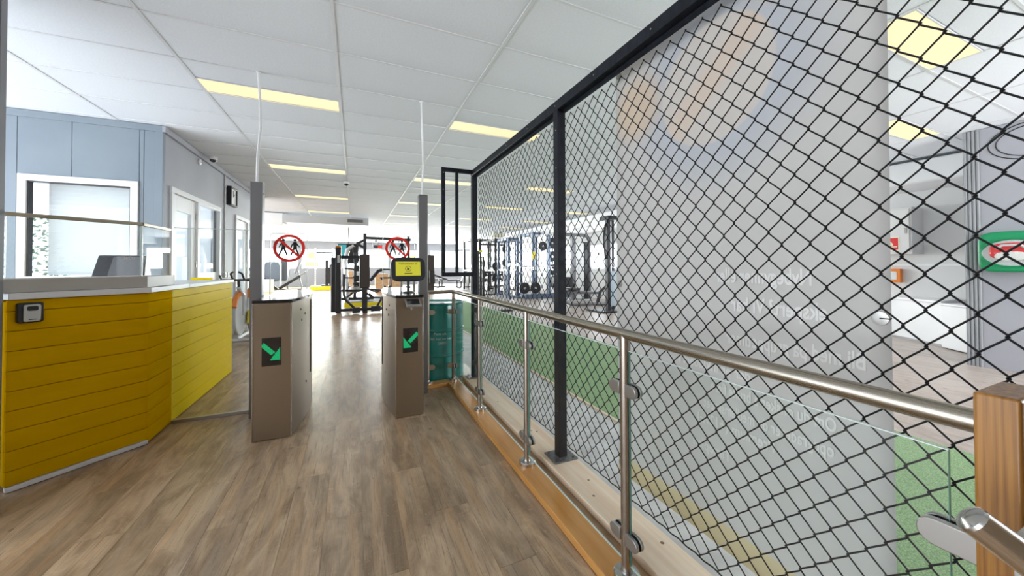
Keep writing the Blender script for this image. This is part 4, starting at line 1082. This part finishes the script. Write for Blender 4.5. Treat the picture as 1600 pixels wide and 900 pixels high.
# plywood boxes
def plybox(x0, x1, y0, z0, z1, lab, b=None):
    t = thing('plywood_box', lab, 'box', ((x0+x1)/2, y0, 0))
    obj('box_shell', MB().box(x0, x1, y0, y0+.5, z0, z1), m_ply, t, .006)
    h = MB().box(x0+(x1-x0)*.42, x0+(x1-x0)*.58, y0-.003, y0, z0+(z1-z0)*.68, z0+(z1-z0)*.74)
    obj('hand_hole', h, m_dark, t)
platform_b = MB()
plybox(-.50, -.08, 19.0, 0, 1.1, 'tall plywood jump box seen left of the press machine')
plybox(.95, 1.55, 19.2, .0, .95, 'plywood jump box left of the tablet, in the far gym')
plybox(1.62, 2.3, 19.3, .0, .9, 'plywood jump box partly hidden behind the tablet')
# brown tower beside right post
t = thing('machine_shroud', 'tall dark brown machine tower right of the steel post', 'exercise machine', (3.4, 17.6, 0))
obj('shroud', MB().box(3.25, 3.57, 17.5, 17.9, .08, 1.86), m_brownpad, t, .02)
obj('shroud_foot', MB().box(3.18, 3.64, 17.4, 18.2, 0, .08), m_dark, t, .01)
obj('seat_back', MB().prism([(17.2, .5), (17.3, .5), (17.45, 1.1), (17.35, 1.12)], 3.3, 3.55, 'x'), m_rubber, t, .02)
# leg machines far left
def leg_machine(x, y, lab, mir=1):
    t = thing('leg_press', lab, 'exercise machine', (x, y, 0))
    obj('guard_frame', MB().tube([(x-.55*mir, y, .1), (x-.55*mir, y, 1.5), (x-.48*mir, y, 1.66), (x-.35*mir, y, 1.7), (x+.10*mir, y, 1.7), (x+.22*mir, y, 1.64), (x+.28*mir, y, 1.5), (x+.28*mir, y, .1)], .045, 10), m_white, t)
    obj('weight_shroud', MB().prism(superr(x-.14*mir, 1.05, .36, .55, 28, 5), y+.05, y+.35, 'y'), mat('slate grey shroud', (.11, .135, .17), .5), t, .02)
    obj('tower', MB().prism(superr(x+.42*mir, 1.15, .16, .62, 24, 4), y+.1, y+.4, 'y'), mat('dark slate', (.07, .08, .10), .5), t, .02)
    s = MB(); s.bar((x-.5*mir, y-.2, .75), (x+.15*mir, y-.2, .10), .16, .12)
    obj('seat_pad', s, m_rubber, t, .03)
    s = MB(); s.bar((x+.25*mir, y-.2, .14), (x+1.25*mir, y-.2, .82), .20, .14)
    obj('back_pad', s, m_rubber, t, .03)
    s = MB(); s.bar((x+.95*mir, y, .95), (x+1.25*mir, y, 1.68), .26, .10)
    obj('foot_plate', s, m_midgrey, t, .02)
    s = MB(); s.tube([(x-.5*mir, y-.1, .08), (x+1.3*mir, y-.1, .08)], .05, 8).tube([(x+1.3*mir, y, .1), (x+1.1*mir, y, 1.1)], .04, 8).tube([(x+.6*mir, y, .1), (x+.7*mir, y, 1.2)], .035, 8).tube([(x+.8*mir, y-.2, .5), (x+1.5*mir, y-.2, 1.05)], .04, 8)
    obj('frame', s, m_midgrey, t)
leg_machine(-4.0, 23.0, 'white framed leg press machine beyond the left glass gate')
leg_machine(-5.4, 19.5, 'white framed leg machine close to the far left wall')
t = thing('storage_box', 'beige box on the floor beside the leg press', 'box', (-4.3, 22.2, 0))
obj('box_body', MB().box(-4.55, -3.95, 22.0, 22.5, 0, .62), m_cream, t, .02)
obj('box_lid', MB().box(-4.57, -3.93, 21.98, 22.52, .622, .66), m_offw, t, .01)
# white squat rack far left of aisle
t = thing('squat_rack', 'white squat rack in front of the far windows', 'rack', (-1.7, 24.5, 0))
for x in (-2.20, -1.25):
    u_ = MB().bar((x, 24.6, 0), (x, 24.6, 2.45), .08, .08); p = obj('upright', u_, m_silver, t)
    h = MB()
    for k in range(16): h.box(x-.02, x+.02, 24.555, 24.56, .3+k*.13, .36+k*.13)
    obj('pin_hole', h, m_dark, p)
obj('cross_bar', MB().bar((-2.2, 24.6, 2.18), (-1.25, 24.6, 2.18), .06, .08), m_dark, t)
obj('foot', MB().box(-2.3, -1.15, 24.2, 25.2, 0, .06), m_silver, t)
t = thing('plate_tree', 'dark weight stand on the far yellow edged platform', 'weight stand', (-1.45, 23.3, .21))
s = MB(); s.bar((-1.48, 23.3, .21), (-1.48, 23.3, 1.7), .16, .12).bar((-1.30, 23.3, .21), (-1.30, 23.3, 1.45), .10, .10)
obj('stand_post', s, m_dark, t)
s = MB()
for z in (.5, .8, 1.1): s.lathe([(.02, -.02), (.16, -.03), (.16, .03), (.02, .03)], (-1.4, 23.2, z), 20, 'y')
obj('stacked_weights', s, m_rubber, t)
obj('stand_base', MB().box(-1.75, -1.05, 23.0, 23.6, .2105, .26), m_dark, t)
# flat benches in the far right
def bench(x, y, lab, inc):
    t = thing('weight_bench', lab, 'bench', (x, y, 0))
    s = MB(); s.bar((x-.75, y, .05), (x+.75, y, .05), .08, .06).bar((x-.6, y, .05), (x-.6, y, .42), .07, .07).bar((x+.5, y, .05), (x+.5, y, .42), .07, .07).box(x-.8, x-.7, y-.3, y+.3, 0, .06).box(x+.7, x+.8, y-.3, y+.3, 0, .06)
    obj('bench_frame', s, m_dark, t)
    obj('seat_pad', MB().box(x-.1, x+.8, y-.15, y+.15, .43, .52), m_rubber, t, .02)
    s = MB(); s.bar((x-.12, y, .50), (x-.12-.9*math.cos(inc), y, .50+.9*math.sin(inc)), .30, .09)
    obj('back_pad', s, m_rubber, t, .02)
    s = MB(); s.bar((x-.6, y, .40), (x-.12-.6*math.cos(inc), y, .44+.6*math.sin(inc)), .05, .05)
    obj('support', s, m_silver, t)
bench(5.3, 21.6, 'black weight bench seen below the small side frame', .35)
bench(6.5, 21.0, 'upright black weight bench beside the fence end post', 1.2)
bench(4.6, 22.6, 'farthest black weight bench left of the side frame', .6)
# power racks and plates behind the mesh
def power_rack(x0, x1, y0, y1, h, m, lab, lev=(1.1,)):
    t = thing('power_rack', lab, 'rack', ((x0+x1)/2, (y0+y1)/2, 0))
    for x in (x0, x1):
        for y in (y0, y1):
            p = obj('upright', MB().bar((x, y, .06), (x, y, h), .10, .10), m, t, .006)
            q = MB()
            for k in range(12): q.box(x-.015, x+.015, y-.054, y-.051, .4+k*.17, .44+k*.17)
            obj('pin_hole', q, m_rubber, p, smooth=False)
    b = MB()
    for y in (y0, y1): b.bar((x0, y, h-.06), (x1, y, h-.06), .07, .09)
    for x in (x0, x1): b.bar((x, y0, h-.06), (x, y1, h-.06), .07, .09)
    obj('top_beam', b, m, t)
    b = MB()
    for x in (x0, x1): b.bar((x, y0-.2, .04), (x, y1+.2, .04), .10, .08)
    b.bar((x0, y1, .20), (x1, y1, .20), .07, .07)
    obj('base_beam', b, m, t)
    b = MB()
    for z in lev:
        for x in (x0, x1): b.bar((x+.0, y0, z), (x, y1, z), .05, .07)
        for x in (x0, x1): b.box(x-.05, x+.05, y0-.16, y0-.05, z+.15, z+.28)
    obj('safety_bar', b, m_silver, t)
    return t
power_rack(6.95, 7.72, 13.5, 14.7, 2.76, m_rackblue, 'blue grey power rack left of the plate column', (1.0,))
power_rack(5.72, 6.12, 13.3, 14.4, 2.48, m_rackblue, 'pale blue grey power rack nearest the fence end', (1.15,))
power_rack(6.2, 6.75, 16.0, 17.0, 2.66, m_gym, 'black power rack between the two blue grey racks', (1.1,))
power_rack(5.4, 6.3, 17.3, 18.6, 2.72, m_gym, 'far black power rack behind the fence end post', (1.1,))
power_rack(6.9, 7.9, 17.4, 18.6, 2.72, m_gym, 'farthest black power rack behind the blue grey racks', (1.2,))
t = thing('lifting_platform', 'blue grey lifting platform under the power racks', 'platform', (7.1, 13, 0))
obj('platform_deck', MB().box(6.25, 8.5, 12.75, 13.2, 0, .16), m_rackblue, t, .01)
obj('platform_rail', MB().box(6.2, 8.5, 12.70, 12.745, 0, .19), m_rackblue, t, .005)
t = thing('barbell', 'steel barbell resting across the power racks', 'barbell', (6.9, 13.4, 1.2))
obj('bar', MB().cyl((6.3, 13.39, 1.298), (8.4, 13.39, 1.298), .018), m_silver, t)
obj('sleeve', MB().cyl((6.3, 13.39, 1.298), (6.62, 13.39, 1.298), .03).cyl((8.08, 13.39, 1.298), (8.4, 13.39, 1.298), .03), m_silver, t)
t = thing('plate_storage', 'black plate storage column at the right end of the racks', 'rack', (8.15, 13.9, 0))
obj('column', MB().bar((7.95, 14.0, 0), (7.95, 14.0, 2.7), .10, .10).bar((7.82, 14.0, 0.03), (8.5, 14.0, .03), .1, .06), m_gym, t)
pg = MB()
for z in (.60, 1.15, 1.72, 2.32): pg.cyl((7.95, 13.95, z), (7.95, 13.55, z), .025)
obj('peg', pg, m_silver, t)
prof_ = [(.028, -.025), (.06, -.03), (.065, -.02), (.17, -.018), (.18, -.03), (.215, -.028), (.22, -.015), (.22, .015), (.215, .028), (.18, .03), (.17, .018), (.065, .02), (.06, .03), (.028, .025)]
def weight_plate(x, y, z, r, lab):
    k_ = r/.22
    t = thing('weight_plate', lab, 'weight plate', (x, y, z), 'weight plates on the racks')
    obj('disc', MB().lathe([(a*k_, b) for a, b in prof_], (x, y, z), 28, 'y'), m_rubber, t)
    obj('hub', MB().lathe([(.027, -.034), (.045*k_, -.034), (.045*k_, .034), (.027, .034)], (x, y, z), 16, 'y'), m_silver, t)
for z, nm in zip((.60, 1.15, 1.72, 2.32), ('lowest', 'second lowest', 'second highest', 'topmost')):
    weight_plate(7.95, 13.62, z, .235, f'large black weight plate, {nm} on the right storage column')
for x, z, nm in ((7.0, 2.15, 'upper left'),):
    weight_plate(x+.3, 13.27, z, .20, f'black weight plate hung {nm} inside the right blue grey rack')
for x, z, nm in ((6.36, .68, 'left'), (6.86, .66, 'right')):
    weight_plate(x, 13.12, .404, .235, f'{nm} one of two black weight plates standing on the blue grey lifting platform')
for x, z, nm in ((6.45, 1.45, 'middle peg of the right column'), (6.45, 2.1, 'top peg of the right column'), (6.45, .85, 'low peg of the right column'), (5.2, 1.42, 'upper peg of the left column'), (5.2, .9, 'low peg of the left column'), (5.95, 1.3, 'upper peg of the centre column'), (5.95, .8, 'low peg of the centre column')):
    weight_plate(x, 15.22, z, .22, f'black weight plate on the {nm} of the plate rack')
t = thing('plate_rack', 'dark three column plate rack behind the blue grey racks', 'rack', (5.9, 15.4, 0))
for x in (5.2, 5.95, 6.45): obj('column', MB().bar((x, 15.4, 0), (x, 15.4, 2.5), .09, .09), m_gym, t)
obj('cross_bar', MB().bar((5.2, 15.4, 2.3), (6.45, 15.4, 2.3), .07, .07).bar((5.2, 15.4, .9), (6.45, 15.4, .9), .07, .07), m_gym, t)
obj('foot', MB().box(5.0, 6.65, 15.2, 15.6, 0, .05), m_gym, t)
pg = MB()
for x, z in ((5.2, 1.42), (5.2, .9), (5.95, 1.3), (5.95, .8), (6.45, 1.45), (6.45, 2.1), (6.45, .85)): pg.cyl((x, 15.4, z), (x, 15.1, z), .025)
obj('peg', pg, m_silver, t)
t = thing('warning_tag', 'yellow warning tag hanging between the power racks', 'tag', (6.75, 13.25, 1.5))
obj('tag_sheet', MB().box(6.88, 7.02, 13.436, 13.444, 1.60, 1.92), m_yell2, t)
obj('tag_cord', MB().cyl((6.95, 13.443, 1.92), (6.95, 13.443, 2.15), .004, 6), m_black, t)
# loose rack columns near fence end post
t = thing('storage_tower', 'dark slatted bar storage tower just right of the fence end post', 'rack', (4.85, 14.2, 0))
for i, x in enumerate((4.70, 4.82, 4.94)): obj('tower_bar', MB().bar((x, 14.2, 0), (x, 14.2, 1.95-.12*i), .09, .12), m_dark, t)
obj('yellow_collar', MB().box(4.74, 4.90, 14.12, 14.135, 1.90, 1.98), m_yell2, t)
obj('tower_base', MB().box(4.5, 5.1, 13.9, 14.6, 0, .05), m_gym, t)
t = thing('barrier_stand', 'thin silver stand with dark foot beside the turf', 'stand', (3.95, 9.6, 0))
obj('stand_pole', MB().cyl((3.98, 9.6, .03), (3.98, 9.6, 1.30), .02), m_silver, t)
obj('stand_foot', MB().box(3.88, 4.22, 9.45, 9.75, .009, .04), m_dark, t, .01)
t = thing('dumbbell_rack', 'low two shelf dumbbell rack behind the black power racks', 'rack', (6.9, 19, 0))
for x in (5.75, 8.05): obj('side_frame', MB().box(x-.03, x+.03, 18.85, 19.4, 0, .98), m_gym, t, .005)
for z in (.42, .85): obj('shelf', MB().box(5.78, 8.02, 18.9, 19.3, z, z+.04), m_gym, t, .005)
ORD = ['leftmost', 'second from left', 'third from left', 'fourth from left', 'fourth from right', 'third from right', 'second from right', 'rightmost']
for z, nm in ((.46, 'lower'), (.89, 'upper')):
    for i in range(8):
        x = 5.95+i*.27
        d = thing('dumbbell', f'black dumbbell, {ORD[i]} on the {nm} shelf of the dumbbell rack', 'dumbbell', (x, 19.1, z), 'dumbbells on the rack')
        obj('weight_head', MB().lathe([(.05, -.15), (.085, -.14), (.085, -.06), (.05, -.05)], (x, 19.1, z+.0855), 12, 'y'), m_rubber, d)
        obj('weight_head', MB().lathe([(.05, .05), (.085, .06), (.085, .14), (.05, .15)], (x, 19.1, z+.0855), 12, 'y'), m_rubber, d)
        obj('grip', MB().cyl((x, 19.05, z+.0855), (x, 19.15, z+.0855), .017, 10), m_silver, d)
# timber crates on top of racks
t = thing('ceiling_fan_unit', 'small beige unit under the ceiling above the racks', 'heater', (6.6, 16.2, 2.7))
obj('unit_case', MB().box(6.2, 6.75, 16.2, 16.6, 2.74, 2.92), m_cream, t, .02)
obj('unit_bracket', MB().box(6.3, 6.34, 16.3, 16.34, 2.92, CZ).box(6.6, 6.64, 16.3, 16.34, 2.92, CZ), m_dark, t)
# functional trainer and cable tower
t = thing('functional_trainer', 'grey arched cable trainer with white centre panel behind the mesh', 'exercise machine', (7.4, 11, 0))
obj('arch_frame', MB().tube([(6.5, 11.0, 2.45), (7.7, 11.0, 2.45), (7.92, 11.0, 2.40), (8.02, 11.0, 2.22), (8.02, 11.0, .05)], .06, 10), m_arch, t)
obj('inner_upright', MB().bar((7.28, 11.0, 0), (7.28, 11.0, 2.44), .12, .12), m_arch, t)
obj('weight_panel', MB().box(7.38, 7.75, 10.95, 11.2, .1, 2.15), m_offw, t, .02)
obj('dark_edge', MB().box(7.80, 7.95, 10.98, 11.15, .05, 2.2), m_gym, t, .01)
for i, (c_, z) in enumerate((('X', 1.35), ('G', 1.10))): text('lettering', c_, (7.565, 10.945, z), (PI/2, 0, 0), .30, m_greypale, t, 'CENTER')
s = MB(); s.bar((6.3, 10.8, .62), (7.2, 10.8, .62), .12, .14).box(6.35, 6.6, 10.7, 10.95, .55, .95).box(6.8, 7.1, 10.7, 10.95, .55, .92)
obj('weight_horn', s, m_gym, t, .02)
obj('trainer_base', MB().box(6.3, 8.1, 10.9, 11.3, 0, .08), m_greypale, t, .01)
t = thing('cable_tower', 'tall grey cable tower beside the left edge of the banner', 'exercise machine', (6.8, 8.2, 0))
obj('mast', MB().bar((6.62, 8.2, .04), (6.62, 8.2, 2.72), .10, .12), m_dark, t, .01)
obj('mast', MB().bar((6.93, 8.4, .04), (6.93, 8.4, 2.66), .09, .12), m_dark, t, .01)
obj('guide_rod', MB().cyl((6.76, 8.3, .1), (6.76, 8.3, 2.6), .02).cyl((6.83, 8.32, .1), (6.83, 8.32, 2.6), .02), m_silver, t)
obj('weight_stack', MB().box(6.72, 6.90, 8.2, 8.45, .15, 1.15), mat('pale blue shroud', (.42, .52, .60), .4), t, .01)
obj('tower_head', MB().box(6.57, 7.0, 8.1, 8.5, 2.62, 2.74), m_dark, t, .02)
obj('pulley_arm', MB().tube([(6.55, 8.2, 2.5), (6.44, 8.15, 2.1), (6.46, 8.15, 1.85), (6.55, 8.2, 1.5)], .03, 8), m_dark, t)
obj('tower_foot', MB().box(6.2, 7.1, 7.9, 8.7, 0, .05), m_dark, t, .01)
text('lettering', 'S', (6.81, 8.19, 1.25), (PI/2, 0, 0), .26, m_offw, t, 'CENTER')
t = thing('low_row_bench', 'grey low row bench with curved steel runner on the brightened floor', 'bench', (7.0, 9.8, 0))
obj('runner', MB().tube([(6.05, 9.9, .42), (6.15, 9.85, .30), (6.25, 9.8, .12), (6.40, 9.75, .05), (7.75, 9.5, .05)], .04, 10), m_arch, t)
obj('seat_rail', MB().bar((6.0, 9.95, .45), (7.6, 9.9, .40), .20, .10), m_arch, t, .02)
obj('seat', MB().box(6.3, 6.75, 9.75, 10.1, .50, .58), m_dark, t, .02)
s = MB(); s.tube([(7.45, 9.8, .05), (7.6, 9.8, .45), (7.85, 9.8, .62)], .05, 8).box(7.3, 7.9, 9.6, 10.1, 0, .06)
obj('foot_rest', s, m_dark, t)
# yellow window stickers, small red display
for (x, z, lab) in ((-2.6, 1.95, 'round yellow sticker on the far window above another'), (3.9, 1.85, 'yellow sticker on the far window beside the brown tower'), (2.2, 1.9, 'yellow sticker on the far window over the plywood boxes')):
    t = thing('window_sticker', lab, 'sticker', (x, FY+.045, z))
    obj('sticker_disc', MB().lathe([(.26, -.003), (.26, .003)], (x, FY+.047, z+.1), 24, 'y'), m_stick, t, smooth=False)
    obj('sticker_strip', MB().box(x-.38, x+.38, FY+.044, FY+.050, z-.60, z-.32), m_stick, t, smooth=False)
t = thing('led_display', 'small black and red display hung in front of far windows', 'display', (1.2, 20.5, 2.3))
obj('display_case', MB().box(.92, 1.40, 20.5, 20.55, 2.30, 2.47), m_black, t)
obj('display_red', MB().box(1.14, 1.38, 20.495, 20.5, 2.32, 2.45), m_firered, t)
obj('display_rod', MB().cyl((1.16, 20.52, 2.47), (1.16, 20.52, CZ), .012, 8), m_dark, t)

# ------------------------------------------------------------------ lettering to plain meshes
dg = bpy.context.evaluated_depsgraph_get(); dg.update()
made = []
for o in TEXTS:
    me = bpy.data.meshes.new_from_object(o.evaluated_get(dg)); me.name = 'lettering'; made.append((o, me))
for o, me in made:
    n = bpy.data.objects.new('lettering', me); COL.objects.link(n); n.parent = o.parent
    n.location = o.location; n.rotation_euler = o.rotation_euler; n.scale = o.scale
for o, me in made: bpy.data.objects.remove(o, do_unlink=True)
